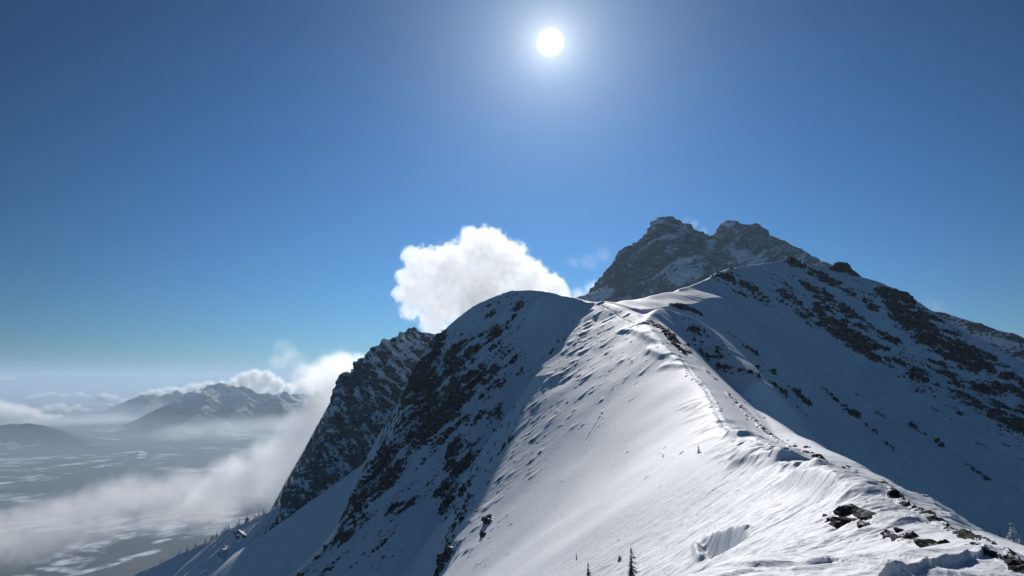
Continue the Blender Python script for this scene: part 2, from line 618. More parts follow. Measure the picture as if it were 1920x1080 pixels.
ROCKS_NEAR = [
    # broken cliffs on the left of the rounded top
    ([(811, 640), (802, 689), (797, 730)], 20, .85), ([(838, 672), (850, 690)], 18, .75),
    ([(800, 760), (811, 747), (838, 747), (820, 787), (796, 815)], 30, .95), ([(850, 760), (870, 735)], 18, .7),
    ([(887, 707), (903, 730)], 17, .75), ([(887, 658), (895, 668)], 12, .6), ([(925, 655)], 10, .5),
    ([(866, 825), (857, 870), (845, 915), (838, 942)], 16, .85), ([(731, 849), (722, 875), (705, 905), (690, 925)], 22, .9),
    ([(742, 880), (735, 900)], 18, .85), ([(767, 867)], 7, .8), ([(744, 955), (765, 945)], 10, .7), ([(680, 925), (660, 965), (645, 1005)], 12, .75),
    ([(905, 690), (930, 700), (925, 725)], 14, .55), ([(870, 790), (890, 780)], 16, .55),
    ([(913, 970), (918, 982)], 6, .6), ([(905, 1012), (925, 992)], 6, .5), ([(832, 1058), (842, 1040)], 9, .8), ([(822, 1075)], 9, .8),
    ([(880, 905), (868, 945), (850, 1000), (835, 1040)], 14, .45),
    # bands across the shaded face
    ([(1476, 489), (1500, 499), (1530, 515), (1567, 533)], 8, .95), ([(1517, 538), (1555, 565), (1602, 596)], 11, .85),
    ([(1470, 557), (1501, 584), (1528, 604)], 17, .62), ([(1540, 575), (1560, 600)], 12, .6), ([(1571, 612), (1594, 631), (1620, 650)], 20, .95),
    ([(1672, 553), (1696, 592), (1730, 616), (1773, 647), (1808, 668), (1843, 682)], 17, .97), ([(1700, 570), (1740, 597), (1780, 625)], 12, .75),
    ([(1633, 569), (1640, 576)], 9, .8), ([(1585, 545), (1592, 551)], 8, .55),
    ([(1649, 654), (1690, 690), (1734, 717)], 14, .68), ([(1560, 615), (1600, 650), (1640, 672)], 10, .6), ([(1620, 610), (1690, 650), (1760, 690)], 12, .52),
    ([(1750, 685), (1797, 735), (1847, 771)], 14, .62), ([(1886, 785), (1905, 800)], 22, .92), ([(1859, 697), (1890, 715), (1913, 726)], 12, .9),
    ([(1790, 700), (1850, 740), (1910, 770)], 16, .5), ([(1870, 730), (1920, 760)], 14, .5),
    ([(1362, 507), (1392, 524), (1407, 541)], 13, .72), ([(1380, 545), (1400, 555)], 8, .5), ([(1340, 517), (1370, 520)], 8, .6),
    ([(1524, 709), (1563, 748), (1618, 794), (1688, 857)], 4.5, .56), ([(1594, 728), (1629, 759)], 3.5, .5), ([(1645, 771), (1672, 792)], 3.5, .5),
    ([(1372, 628), (1400, 650), (1431, 681)], 5, .58), ([(1758, 830), (1795, 855), (1850, 900)], 4.5, .52), ([(1711, 798), (1735, 815)], 4, .52),
    ([(1450, 700), (1490, 735), (1530, 770)], 6, .45), ([(1420, 690), (1470, 740), (1520, 790)], 5, .42),
]

# wide areas where only scattered ledges show through the snow
MOTTLED = [
    ([(800, 660), (830, 700), (850, 760), (840, 830), (800, 900), (740, 960), (690, 1010)], 60, .2), ([(880, 640), (900, 700), (900, 780), (880, 860), (860, 940)], 34, .24),
    ([(950, 570), (930, 620), (950, 680)], 30, .29), ([(760, 800), (700, 900), (650, 1000), (600, 1060)], 30, .26),
    ([(1480, 530), (1550, 590), (1640, 650), (1740, 720), (1850, 790), (1960, 860)], 42, .22), ([(1640, 540), (1720, 600), (1800, 670), (1920, 730)], 34, .24),
    ([(1360, 520), (1420, 560)], 22, .32), ([(1380, 640), (1480, 730), (1600, 820), (1720, 900)], 34, .13), ([(1560, 690), (1680, 780), (1800, 870), (1900, 940)], 44, .12),
    ([(1280, 610), (1340, 660), (1400, 700)], 18, .3), ([(1780, 760), (1900, 850)], 40, .2),
]

# bare scree and turf along the crest: low, never standing up
ROCKS_STRIP = [
    ([(1222, 604), (1240, 618), (1262, 640)], 9, .85), ([(1262, 645), (1285, 664)], 5, .75), ([(1262, 572), (1290, 577), (1308, 585)], 8, .7),
    ([(1300, 672), (1320, 692), (1342, 712)], 5, .44), ([(1366, 738), (1390, 762), (1412, 788)], 6, .45), ([(1420, 795), (1450, 818), (1482, 838)], 5, .42),
    ([(1482, 838), (1510, 852), (1548, 872)], 6, .78), ([(1515, 853), (1532, 862), (1545, 872)], 9, .85),
    ([(1560, 880), (1600, 893), (1640, 912), (1690, 945)], 9, .72), ([(1690, 942), (1730, 968), (1770, 988), (1815, 1010), (1850, 1018)], 11, .8),
    ([(1570, 955), (1600, 962), (1625, 982)], 8, .50), ([(1540, 972), (1555, 980)], 5, .45),
    ([(1586, 978), (1625, 988)], 8, .5), ([(1660, 1006), (1700, 1018), (1750, 1026)], 8, .5), ([(1845, 1036), (1868, 1048)], 9, .85), ([(1885, 1050), (1920, 1075)], 12, .9),
    ([(1880, 1030), (1915, 1062)], 7, .8),
]


def make_near():
    cu = np.arange(380, 2160, 1.35)
    ry = rows([(5, 30, 300), (30, 120, 380), (120, 300, 400), (300, 840, 700), (840, 930, 12)])
    T = ((cu - 960) / F)[None, :]
    Yg = np.repeat(ry[:, None], len(cu), 1).astype(np.float32)
    Xg = (T * ry[:, None] * 1.01).astype(np.float32)
    H = near_low(Xg, Yg)
    P = np.stack([Xg, Yg, H], -1)
    N = grid_normals(P)
    rk = Strokes(NS, ROCKS_NEAR).field(P)
    snow = 1 - sstep(.15, .5, rk)
    # ---- wind features of the foreground
    def L(*pix):
        return Line(pix, NS)
    # lips: listed left to right, so that the camera side is the steep one
    lip(H, Xg, Yg, L((1450, 915), (1480, 907), (1525, 909), (1572, 924), (1604, 938)), 1.5, 5, 1.3)
    lip(H, Xg, Yg, L((1485, 899), (1510, 893), (1550, 897)), .8, 4, .8)
    lip(H, Xg, Yg, L((1350, 826), (1372, 822), (1392, 827)), 1.3, 5, 1.0)
    lip(H, Xg, Yg, L((1440, 868), (1452, 862), (1472, 866)), 1.0, 4, .8)
    for a in [((1205, 655), (1240, 668), (1280, 674)), ((1195, 628), (1222, 638), (1250, 648)), ((1230, 690), (1262, 686), (1290, 692)),
              ((1150, 622), (1185, 620), (1215, 632)), ((1250, 664), (1268, 678), (1284, 682))]:
        lip(H, Xg, Yg, L(*a), 1.1, 7, 1.6)
    for k in range(46):
        u = rng.uniform(1300, 1500); v = np.interp(u, [1300, 1345, 1480], [700, 780, 850]) + rng.uniform(-5, 60)
        l = rng.uniform(18, 60)
        lip(H, Xg, Yg, L((u - l, v + .22 * l + 4), (u, v), (u + l * .5, v - 1)), rng.uniform(.15, .42), 3.5, .9)
    # snow ribs catching the sun on the rounded top
    for a in [((990, 549), (962, 566), (940, 590), (925, 618), (902, 655)), ((948, 551), (925, 566), (905, 588), (890, 615)), ((1020, 552), (1000, 575), (985, 605)),
              ((905, 570), (880, 600), (862, 635), (850, 670))]:
        lip(H, Xg, Yg, L(*a), 2.6, 3.5, 3.0)
    # footprints along the crest
    trail = [(1490, 878), (1470, 862), (1440, 845), (1405, 830), (1372, 815), (1356, 800), (1346, 778), (1338, 757), (1326, 735), (1308, 713), (1290, 692), (1276, 672), (1256, 655),
             (1236, 640), (1216, 624), (1192, 608), (1166, 597), (1150, 584), (1130, 574), (1105, 569)]
    tp = np.array([NS(u, v)[:2] for u, v in trail])
    groove(H, Xg, Yg, Line(trail, NS), .17, .7)
    seg = np.concatenate([[0], np.cumsum(np.linalg.norm(np.diff(tp, axis=0), axis=1))])
    yrow = Yg[:, 0]
    s = 0.0
    while s < seg[-1]:
        cx = np.interp(s, seg, tp[:, 0]) + rng.normal() * 1.5
        cy = np.interp(s, seg, tp[:, 1]) + rng.normal() * .5
        rr = rng.uniform(.35, .8); dp = rng.uniform(.15, .4)
        r0, r1 = np.searchsorted(yrow, [cy - 3, cy + 3])
        xs = Xg[r0:r1]
        c = np.where((xs.max(0) > cx - 3) & (xs.min(0) < cx + 3))[0]
        if len(c) > 1 and r1 > r0:
            b = (slice(r0, r1), slice(c[0], c[-1] + 1))
            d2 = ((Xg[b] - cx) ** 2 + (Yg[b] - cy) ** 2) / rr ** 2
            H[b] -= (dp * (np.exp(-d2) - .4 * np.exp(-(np.sqrt(d2) - 1.7) ** 2 * 4))).astype(np.float32)
        s += rng.uniform(1.5, 3.5)
    groove(H, Xg, Yg, L((1150, 725), (1138, 760), (1118, 795), (1096, 832)), .35, .7)
    groove(H, Xg, Yg, L((1252, 1003), (1300, 970), (1340, 945), (1378, 925), (1420, 905)), .16, .12)
    groove(H, Xg, Yg, L((1205, 1056), (1240, 1034), (1276, 1014)), .2, .16)
    # pit scooped by the wind below the near edge
    pc = NS(1348, 1020)
    px = px_size(pc)
    ex = (Xg - pc[0] - .1 * (Yg - pc[1])) / (33 * px); ey = (Yg - pc[1]) / (190 * px)
    rr = np.sqrt(ex ** 2 + ey ** 2) * (1 + .12 * np.sin(3 * np.arctan2(ey, ex)))
    H -= (40 * px * sstep(1.0, .45, rr)).astype(np.float32)
    H += (6 * px * np.exp(-((rr - 1.1) / .16) ** 2) * (ey > -.3)).astype(np.float32)
    # ---- noise; every band keeps a size that suits its distance
    fl = sstep(60, 160, Yg)
    wx = Xg * .94 + Yg * .34; wy = -Xg * .34 + Yg * .94
    H += (snow * (.13 - .09 * sstep(200, 330, Yg)) * fl * fbm2(wx / 45, wy / 16, 3, 21) * (.5 + fbm2(Xg / 70, Yg / 70, 2, 24))).astype(np.float32)
    H += (snow * (.045 - .03 * sstep(200, 330, Yg)) * fl * fbm2((wx + 3 * pn2(Xg / 20, Yg / 20, 25)) / 11, wy / 3.6, 3, 22) * np.maximum(.1, .5 + 1.2 * pn2(Xg / 30, Yg / 40, 26))).astype(np.float32)
    # sastrugi close to the camera
    nf = sstep(16, 40, Yg) * (1 - sstep(70, 180, Yg))
    warp = fbm2(Xg / 6, Yg / 6, 2, 31) * 1.6
    sas = ridged2((Xg + warp + .5 * Yg) / 7.0, (Yg + warp * .8 - .3 * Xg) / 2.6, 4, 33, .5)
    H += (nf * snow * .16 * np.maximum(sas, -.2)).astype(np.float32)
    H += (nf * .22 * fbm2(Xg / 7, Yg / 5, 3, 41)).astype(np.float32)
    n2 = 1 - sstep(15, 24, Yg)
    warp = fbm2(Xg / 1.6, Yg / 1.6, 3, 35) * .55
    sas = ridged2((Xg + warp + .3 * Yg) / 2.3, (Yg + warp * .9 - .25 * Xg) / 1.0, 4, 37, .5)
    H += (n2 * .035 * np.maximum(sas, -.1)).astype(np.float32)
    H += (n2 * .05 * fbm2(Xg / 1.8, Yg / 1.2, 3, 43)).astype(np.float32)
    lipY = 14.0

    def LY(pix, Y0):
        return Line(pix, Y=[Y0] * len(pix))
    lip(H, Xg, Yg, LY([(1725, 1074), (1761, 1058), (1800, 1049), (1850, 1050), (1890, 1060)], 13.6), .07, .9, .1)
    lip(H, Xg, Yg, LY([(1500, 1078), (1560, 1066), (1600, 1070)], 13.4), .065, .7, .1)
    lip(H, Xg, Yg, LY([(1650, 1080), (1690, 1066), (1720, 1066)], 13.0), .065, .7, .1)
    lip(H, Xg, Yg, LY([(1390, 1075), (1430, 1064), (1475, 1062), (1500, 1056)], 13.6), .065, .7, .1)
    # stones with wind-packed tails of snow, in uneven clumps on the upper flank
    rd = random.Random(21)
    clumps = [(1095, 620, 26, 22), (1075, 660, 24, 26), (1140, 660, 34, 30), (1175, 690, 26, 20), (1030, 745, 24, 26), (1060, 730, 30, 22), (985, 820, 26, 30), (1120, 610, 24, 16), (1190, 640, 22, 16),
              (950, 890, 26, 26), (925, 950, 26, 26), (1000, 870, 34, 16), (1090, 760, 36, 14), (1150, 600, 20, 14), (900, 1010, 26, 22), (1225, 866, 26, 10), (1250, 858, 14, 8), (880, 1050, 22, 14), (970, 960, 30, 8)]
    stones = np.zeros_like(H)
    clumps += [(1092, 612, 14, 22), (1068, 652, 14, 26), (1030, 706, 15, 30), (988, 776, 16, 34), (952, 832, 16, 36), (918, 892, 16, 38), (888, 960, 16, 36), (852, 1032, 16, 34), (1010, 800, 40, 26), (1100, 700, 46, 26)]
    yr = Yg[:, 0]
    ca, sa = .86, .51
    for (cu_, cv_, sp, n) in clumps:
        for _ in range(n):
            u_, v_ = rd.gauss(cu_, sp), rd.gauss(cv_, sp)
            q = NS(u_, v_)
            r_ = min(2.0, .25 + rd.paretovariate(1.8) * .34) * (q[1] / 420)
            ln = r_ * rd.uniform(1.6, 4.5)
            h_ = r_ * rd.uniform(.14, .38)
            i0, i1 = np.searchsorted(yr, [q[1] - 3 * ln, q[1] + 3 * ln])
            xs = Xg[i0:i1]
            if i1 - i0 < 2: continue
            c = np.where((xs.max(0) > q[0] - 3 * ln) & (xs.min(0) < q[0] + 3 * ln))[0]
            if len(c) < 2: continue
            b = (slice(i0, i1), slice(c[0], c[-1] + 1))
            an = .53 + rd.gauss(0, .32); ca, sa = math.cos(an), math.sin(an)
            ex = (Xg[b] - q[0]) * ca + (Yg[b] - q[1]) * sa; ey = -(Xg[b] - q[0]) * sa + (Yg[b] - q[1]) * ca
            el = np.where(ex > 0, ln, r_ * .7)
            H[b] += (h_ * np.exp(-(ex / el) ** 2 - (ey / r_) ** 2)).astype(np.float32)
            if rd.random() < .6:
                k_ = rd.uniform(.45, 1.0) * r_
                stones[b] = np.maximum(stones[b], .9 * np.exp(-((ex + .2 * r_) ** 2 + ey ** 2) / k_ ** 2))
    # shaded faces: faint runnels along the fall line
    lit = N[..., 0] * SUN_DIR[0] + N[..., 1] * SUN_DIR[1] + N[..., 2] * SUN_DIR[2]
    face = sstep(300, 360, Yg) * sstep(.05, -.05, lit)
    H += (face * snow * .5 * fbm2(Xg / 7.0, Yg / 30, 3, 61)).astype(np.float32)
    H += (face * snow * 1.1 * fbm2(Xg / 30, Yg / 40, 3, 63)).astype(np.float32)
    P = np.stack([Xg, Yg, H], -1)
    N = grid_normals(P)
    # broken rock: ledges and blocks pushed out along the surface normal
    strip = Strokes(NS, ROCKS_STRIP).field(P)
    far = sstep(270, 340, Yg) * (1 - sstep(.3, .6, strip))
    sc_ = 1 + 2.2 * far
    X3, Y3, Z3 = P[..., 0] / sc_, P[..., 1] / sc_, P[..., 2] / sc_
    blk = ridged3(X3 / 3.2, Y3 / 3.2, Z3 / 1.6 + X3 / 5, 5, 71, .55)
    dip = np.where(Xg > 30, P[..., 2] + .55 * P[..., 0], P[..., 2] - .85 * P[..., 0])
    lay = ridged2(dip / 7 + .5 * pn2(P[..., 0] / 20, P[..., 1] / 20, 73), P[..., 1] / 50, 3, 75)
    nzf = fbm3(P[..., 0] / 16, P[..., 1] / 16, dip / 6.5, 5, 77, .68)
    mott = Strokes(NS, MOTTLED).field(P)
    rk = np.where(far > .02, (np.maximum(rk * .70, mott) + .62 * nzf * sstep(.05, .35, np.maximum(rk, mott))) * far + rk * (1 - far), rk)
    strip = strip * (.86 + .6 * fbm2(Xg / (.05 * Yg), Yg / (.09 * Yg), 3, 78))
    m = sstep(.28, .75, rk)
    P = P + N * (m * far * (2.6 * (blk - .5) + 1.3 * (lay - .4)))[..., None]
    ds = np.clip(Yg / 300, .04, 1)
    b2 = ridged3(P[..., 0] / (5 * ds), P[..., 1] / (8 * ds), P[..., 2] / (2.5 * ds), 4, 76, .55)
    P = P + N * (sstep(.25, .7, strip) * .9 * ds * (b2 - .4))[..., None]
    rk = np.maximum(rk, (.62 + .4 * nzf) * sstep(.50, .38, N[..., 2]) * far * (Xg < -20))
    rk = np.maximum(rk + .10 * (blk - .5) * sstep(.2, .5, rk), np.maximum(strip + .24 * sstep(.2, .5, strip), stones))
    return P, rk


P, rock = make_near()
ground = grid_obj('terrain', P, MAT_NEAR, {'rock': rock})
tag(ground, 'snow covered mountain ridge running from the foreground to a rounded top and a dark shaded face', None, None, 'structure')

# ================================================================== LEFT CLIFF
C1 = Ridge([(900, 650, 870), (860, 636, 860), (815, 626, 855), (790, 623, 850), (770, 622, 850), (745, 628, 846), (728, 636, 843), (712, 648, 840),
            (690, 668, 836), (665, 690, 832), (648, 705, 828)], .8, 1.25, end=3, rad=1.5)
C1b = Ridge([(648, 705, 828), (641, 735, 812), (632, 765, 798), (624, 792, 784), (612, 835, 766), (590, 862, 756), (572, 885, 748), (555, 908, 740),
             (546, 940, 728), (548, 975, 715), (565, 1010, 700), (600, 1036, 690)], 1.4, 3.0, end=4, rad=1.0)
C2 = Ridge([(560, 930, 745), (490, 966, 765), (430, 992, 785), (400, 1010, 795), (330, 1042, 805), (260, 1075, 815), (150, 1130, 830)], .7, .8, end=1.5, rad=1.5)
C3 = Ridge([(720, 1075, 690), (640, 1055, 695), (590, 1030, 700), (545, 985, 714), (500, 1003, 716), (470, 1020, 716), (420, 1052, 716), (360, 1082, 716), (250, 1140, 716)], .75, .5, end=1.5, rad=1.2)
for r_ in (C1,):
    r_.A[:, 3], r_.A[:, 4] = 1.25, .8      # travelling right to left: the camera is on the left hand
CL = [C1, C1b, C2, C3]


def cliff_low(X, Y):
    return np.maximum(union(X, Y, CL, 2.0), -420).astype(np.float32)


def CS(u, v):
    return surf_pt(cliff_low, u, v, 590, 890)


ROCKS_CLIFF = [
    ([(650, 720), (640, 760), (630, 800), (615, 840)], 26, .95), ([(680, 700), (660, 760), (650, 830)], 26, .8),
    ([(700, 780), (690, 830), (660, 870)], 26, .8), ([(610, 870), (590, 900), (575, 950)], 26, .95), ([(650, 900), (620, 960), (600, 1000)], 26, .9),
    ([(700, 670), (720, 690)], 18, .6), ([(740, 640), (720, 660)], 14, .55), ([(740, 700), (730, 750), (715, 800)], 24, .6), ([(770, 690), (760, 740)], 20, .5),
    ([(560, 930), (562, 980), (590, 1020)], 20, .9), ([(680, 880), (660, 930), (640, 980), (620, 1015)], 20, .85), ([(600, 1000), (615, 1022)], 16, .9),
    ([(725, 640), (745, 632), (775, 626)], 8, .55), ([(448, 1003), (455, 1010)], 5, .6), ([(420, 1030), (415, 1050)], 5, .5),
]
cu = np.arange(120, 960, 1.4)
ry = rows([(590, 900, 620), (900, 960, 10)])
Yg = np.repeat(ry[:, None], len(cu), 1).astype(np.float32)
Xg = (((cu - 960) / F)[None, :] * ry[:, None] * 1.01).astype(np.float32)
H = cliff_low(Xg, Yg)
H += 1.2 * fbm2(Xg / 30, Yg / 30, 3, 81)
P = np.stack([Xg, Yg, H], -1)
rk = Strokes(CS, ROCKS_CLIFF).field(P)
N = grid_normals(P)
st = (P[..., 2] + .75 * P[..., 0])
blk = ridged3(P[..., 0] / 20, P[..., 1] / 20, P[..., 2] / 14, 5, 83, .58)
strata = ridged2(st / 9 + .6 * pn2(P[..., 0] / 30, P[..., 2] / 30, 85), P[..., 1] / 60, 3, 86)
P = P + N * ((4.5 * sstep(.25, .7, rk) + .5 * sstep(.1, .4, rk)) * (blk - .5) + 1.6 * sstep(.25, .7, rk) * (strata - .4))[..., None]
mott = Strokes(CS, [([(770, 640), (720, 700), (690, 780), (660, 860), (620, 950), (590, 1010)], 70, .35), ([(800, 660), (770, 720), (740, 800)], 50, .34)]).field(P)
nzf = fbm3(P[..., 0] / 26, P[..., 1] / 26, st / 8, 5, 88, .68)
rk = np.maximum(rk * (.52 - .10 * sstep(-40, 20, P[..., 2])), mott) + .62 * nzf * sstep(.05, .35, np.maximum(rk, mott))
rk = np.maximum(rk, (.42 + .6 * nzf) * sstep(.50, .36, N[..., 2]))
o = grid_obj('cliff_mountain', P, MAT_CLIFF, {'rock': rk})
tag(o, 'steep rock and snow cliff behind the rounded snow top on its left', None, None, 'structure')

# ================================================================== REAR PEAK
K1 = Ridge([(1040, 566, 1430), (1074, 560, 1450), (1102, 554, 1465), (1137, 539, 1480), (1148, 522, 1490), (1160, 497, 1500), (1165, 471, 1505), (1181, 462, 1508), (1205, 448, 1512),
            (1223, 425, 1516), (1234, 407, 1520), (1247, 406, 1522), (1268, 413, 1528), (1290, 425, 1535), (1317, 439, 1545), (1342, 447, 1560), (1400, 480, 1590)],
           .8, 1.25, end=6, rad=1.5, sub=2)
K2 = Ridge([(1325, 470, 1600), (1339, 447, 1604), (1345, 436, 1606), (1358, 419, 1610), (1374, 414, 1612), (1388, 420, 1612), (1420, 422, 1608), (1441, 437, 1600), (1468, 453, 1590),
            (1507, 474, 1570), (1552, 494, 1550), (1650, 540, 1500)], .8, 1.2, end=6, rad=1.5, sub=2)
PK = [K1, K2]


def peak_low(X, Y):
    return np.maximum(union(X, Y, PK, 3.0), -100).astype(np.float32)


cu = np.arange(1020, 1700, 1.2)
ry = rows([(1180, 1640, 620), (1640, 1700, 8)])
Yg = np.repeat(ry[:, None], len(cu), 1).astype(np.float32)
Xg = (((cu - 960) / F)[None, :] * ry[:, None] * 1.01).astype(np.float32)
H = peak_low(Xg, Yg)
H += 2.5 * (ridged2(Xg / 34, Yg / 60, 4, 90, .6) - .6)
P = np.stack([Xg, Yg, H], -1)
N = grid_normals(P)
crest = np.exp(-((P[..., 2] - 200) / 400) ** 2)
big = ridged3(P[..., 0] / 70, P[..., 1] / 90, P[..., 2] / 60, 5, 91, .55)
st = P[..., 2] - .42 * P[..., 0] + 18 * pn2(P[..., 0] / 120, P[..., 2] / 120, 93)
ledge = np.abs(((st / 26) % 1.0) - .5) * 2 + .7 * pn2(P[..., 0] / 25, P[..., 2] / 25, 94)
ledge2 = ridged2(st / 11, P[..., 0] / 90, 3, 95)
N[..., 2] *= .25
P = P + N * (2.4 * (ridged3(P[..., 0] / 16, P[..., 1] / 16, P[..., 2] / 9, 4, 98, .6) - .6))[..., None]
P = P + N * (3.5 * (big - .6) + 2.6 * ledge + 2.6 * ledge2)[..., None] - N * 3
rk = .56 + .50 * fbm3(P[..., 0] / 50, P[..., 1] / 50, st / 16, 5, 97, .65)
snowp = Strokes(lambda u, v: surf_pt(peak_low, u, v, 1180, 1640), [
    ([(1290, 500), (1275, 520), (1300, 515)], 12, .5), ([(1380, 480), (1400, 490), (1420, 487)], 9, .45), ([(1365, 465), (1380, 478)], 7, .4),
    ([(1228, 428), (1236, 418)], 4, .4), ([(1330, 455), (1322, 480), (1310, 500)], 5, .35), ([(1110, 560), (1125, 555)], 16, .45),
    ([(1250, 420), (1300, 440), (1330, 455)], 5, .2), ([(1350, 428), (1360, 422)], 4, .35)], 1.4).field(P)
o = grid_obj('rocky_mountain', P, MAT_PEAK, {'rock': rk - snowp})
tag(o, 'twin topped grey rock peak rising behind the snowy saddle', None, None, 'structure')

# far right ridge behind the shaded face
B1 = Ridge([(1700, 575, 960), (1745, 586, 950), (1777, 591, 940), (1800, 596, 930), (1847, 610, 915), (1885, 623, 900), (1920, 635, 890), (2010, 668, 860), (2150, 730, 820)], .7, .85, end=3, rad=2)


def right_low(X, Y):
    return np.maximum(B1.h(X, Y), -250).astype(np.float32)


cu = np.arange(1690, 2160, 1.6)
ry = rows([(700, 980, 260)])
Yg = np.repeat(ry[:, None], len(cu), 1).astype(np.float32)
Xg = (((cu - 960) / F)[None, :] * ry[:, None] * 1.01).astype(np.float32)
H = right_low(Xg, Yg) + 1.5 * fbm2(Xg / 30, Yg / 30, 4, 101)
P = np.stack([Xg, Yg, H], -1)
N = grid_normals(P)
st = P[..., 2] + .45 * P[..., 0]
rk = .33 + .3 * ridged2(st / 22, P[..., 0] / 160, 3, 103) + .25 * fbm2(Xg / 25, Yg / 25, 3, 104)
P = P + N * (2.5 * sstep(.35, .7, rk) * (ridged3(P[..., 0] / 18, P[..., 1] / 18, P[..., 2] / 10, 4, 105) - .5))[..., None]
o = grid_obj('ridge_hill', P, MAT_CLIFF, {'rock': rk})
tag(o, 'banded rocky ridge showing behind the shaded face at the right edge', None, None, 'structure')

# ================================================================== VALLEY
FLOOR = -900.0
VR = [
    Ridge([(-420, 760, 10800), (-200, 780, 10600), (0, 797, 10500), (60, 795, 10450), (110, 808, 10300), (160, 828, 10050), (205, 846, 9800), (240, 860, 9500)], .3, .3, end=.6, rad=60),
    Ridge([(180, 842, 13400), (240, 812, 13600), (290, 790, 13800), (320, 768, 13900), (345, 755, 13900), (368, 740, 14000), (383, 728, 14000), (392, 723, 14000), (410, 722, 14200),
           (430, 724, 14300), (450, 731, 14300), (470, 733, 14200), (500, 738, 14000), (540, 742, 13900), (580, 752, 13800), (610, 762, 13600), (700, 790, 13400)], .42, .42, end=.8, rad=20, sub=2),
    Ridge([(392, 724, 14000), (397, 745, 13500), (385, 762, 13000), (362, 780, 12500), (335, 800, 11900), (290, 825, 11300)], .5, .5, end=1, rad=15, sub=2),
    Ridge([(340, 757, 13900), (325, 775, 13400), (305, 795, 12900)], .6, .6, end=1, rad=15, sub=2),
    Ridge([(450, 731, 14200), (462, 750, 13500), (440, 775, 12800), (400, 802, 12000)], .5, .5, end=1, rad=15, sub=2),
    Ridge([(510, 739, 13900), (530, 765, 13100), (520, 800, 12300)], .5, .5, end=1, rad=15, sub=2),
    Ridge([(580, 752, 13800), (600, 780, 12900), (600, 810, 12200)], .5, .5, end=1, rad=15, sub=2),
    Ridge([(545, 745, 16000), (565, 737, 16000), (585, 733, 16000), (600, 738, 16000), (618, 752, 16000), (680, 780, 16000)], .5, .5, end=1, rad=15, sub=2),
    Ridge([(190, 770, 19000), (240, 752, 19000), (265, 742, 19000), (290, 738, 19000), (315, 740, 19000), (333, 736, 19000), (360, 745, 19000), (440, 765, 19000)], .42, .42, end=.8, rad=20, sub=2),
    Ridge([(290, 738, 19000), (280, 755, 17800), (250, 775, 16800)], .5, .5, end=1, rad=15, sub=2),
    Ridge([(150, 762, 26000), (176, 750, 26000), (182, 745, 26000), (190, 744, 26000), (206, 752, 26000), (240, 764, 26000)], .5, .5, end=1, rad=15, sub=2),
    Ridge([(-300, 746, 33000), (-100, 752, 33000), (40, 750, 33000), (80, 748, 33000), (130, 752, 33000), (220, 755, 33000)], .4, .4, end=1, rad=15, sub=2),
    Ridge([(1500, 800, 1500), (980, 900, 1300), (700, 1010, 1250), (480, 1130, 1500)], .42, .42, d1=900, s2L=.16, s2R=.16, end=1, rad=60),
]


def valley_low(X, Y):
    H = union(X, Y, VR, 60.0)
    return smax(H, np.full(H.shape, FLOOR, np.float32), 90.0)


def VS(u, v):
    return surf_pt(valley_low, u, v, 1100, 60000)


cu = np.concatenate([np.arange(-1500, -160, 30), np.arange(-160, 820, 1.7), np.arange(820, 3400, 40)])
ry = rows([(1000, 3000, 70), (3000, 5500, 150), (5500, 16500, 420), (16500, 40000, 150), (40000, 260000, 25)])
Yg = np.repeat(ry[:, None], len(cu), 1).astype(np.float32)
Xg = (((cu - 960) / F)[None, :] * ry[:, None] * 1.01).astype(np.float32)
H = valley_low(Xg, Yg)
up = sstep(FLOOR + 15, FLOOR + 350, H)
gul = ridged2(Xg / 900, Yg / 900, 5, 111, .55)
H = H + up * (95 * sstep(-800, -250, H) * (gul - .8) + 25 * fbm2(Xg / 400, Yg / 400, 3, 112)) + (1 - up) * 6 * fbm2(Xg / 300, Yg / 300, 3, 113)
P = np.stack([Xg, Yg, H], -1)
FIELDS = [([(-60, 886), (0, 882), (60, 880), (130, 872), (200, 862)], 6, .95), ([(-40, 912), (0, 906), (40, 903), (80, 895)], 6, .95), ([(60, 893), (90, 890)], 4, .9),
          ([(180, 876), (215, 870)], 5, 1.), ([(222, 851), (245, 848)], 5, 1.), ([(255, 845), (268, 848), (265, 858)], 3, .9), ([(150, 834), (200, 833), (290, 832)], 1.3, .9),
          ([(330, 842), (310, 836)], 1.5, .8), ([(385, 845), (430, 838), (470, 836)], 2, .7), ([(110, 890), (150, 886)], 3, .8), ([(200, 860), (240, 852)], 1.5, .9),
          ([(20, 1095), (60, 1078), (130, 1052), (180, 1022), (250, 1000), (330, 985), (390, 965)], 9, 1.), ([(110, 1085), (200, 1062), (290, 1032)], 5, 1.),
          ([(130, 1070), (180, 1035), (225, 985), (280, 975)], 8, .85), ([(295, 1017), (312, 1013)], 4, 1.), ([(60, 1060), (120, 1035), (160, 1010)], 5, .8),
          ([(330, 985), (370, 968), (400, 955)], 9, .9)]
fld = Strokes(VS, FIELDS, 2.0).field(P)
fld = fld * (.62 + .55 * fbm2((Xg + .5 * Yg) / 260, Yg / 160, 4, 121, .6)) * (Yg > 2600)
N = grid_normals(P)
alt = sstep(-740, -230, P[..., 2] + 160 * fbm2(Xg / 900, Yg / 900, 4, 123))
chute = sstep(.75, 1.35, ridged2(Xg / 500 + .5 * pn2(Xg / 900, Yg / 900, 3), Yg / 1500, 3, 125)) * sstep(-640, -250, P[..., 2])
snow_v = np.clip(.95 * alt * (.45 + .9 * (N[..., 2] - .75) * 4) + .7 * chute * alt + 0, 0, 1)
patch = .6 * sstep(-.25, .65, fbm2((Xg + .4 * Yg) / 1500, Yg / 900, 4, 131, .6)) * (1 - up)
snow_v = np.maximum(np.maximum(snow_v * up, fld), patch)

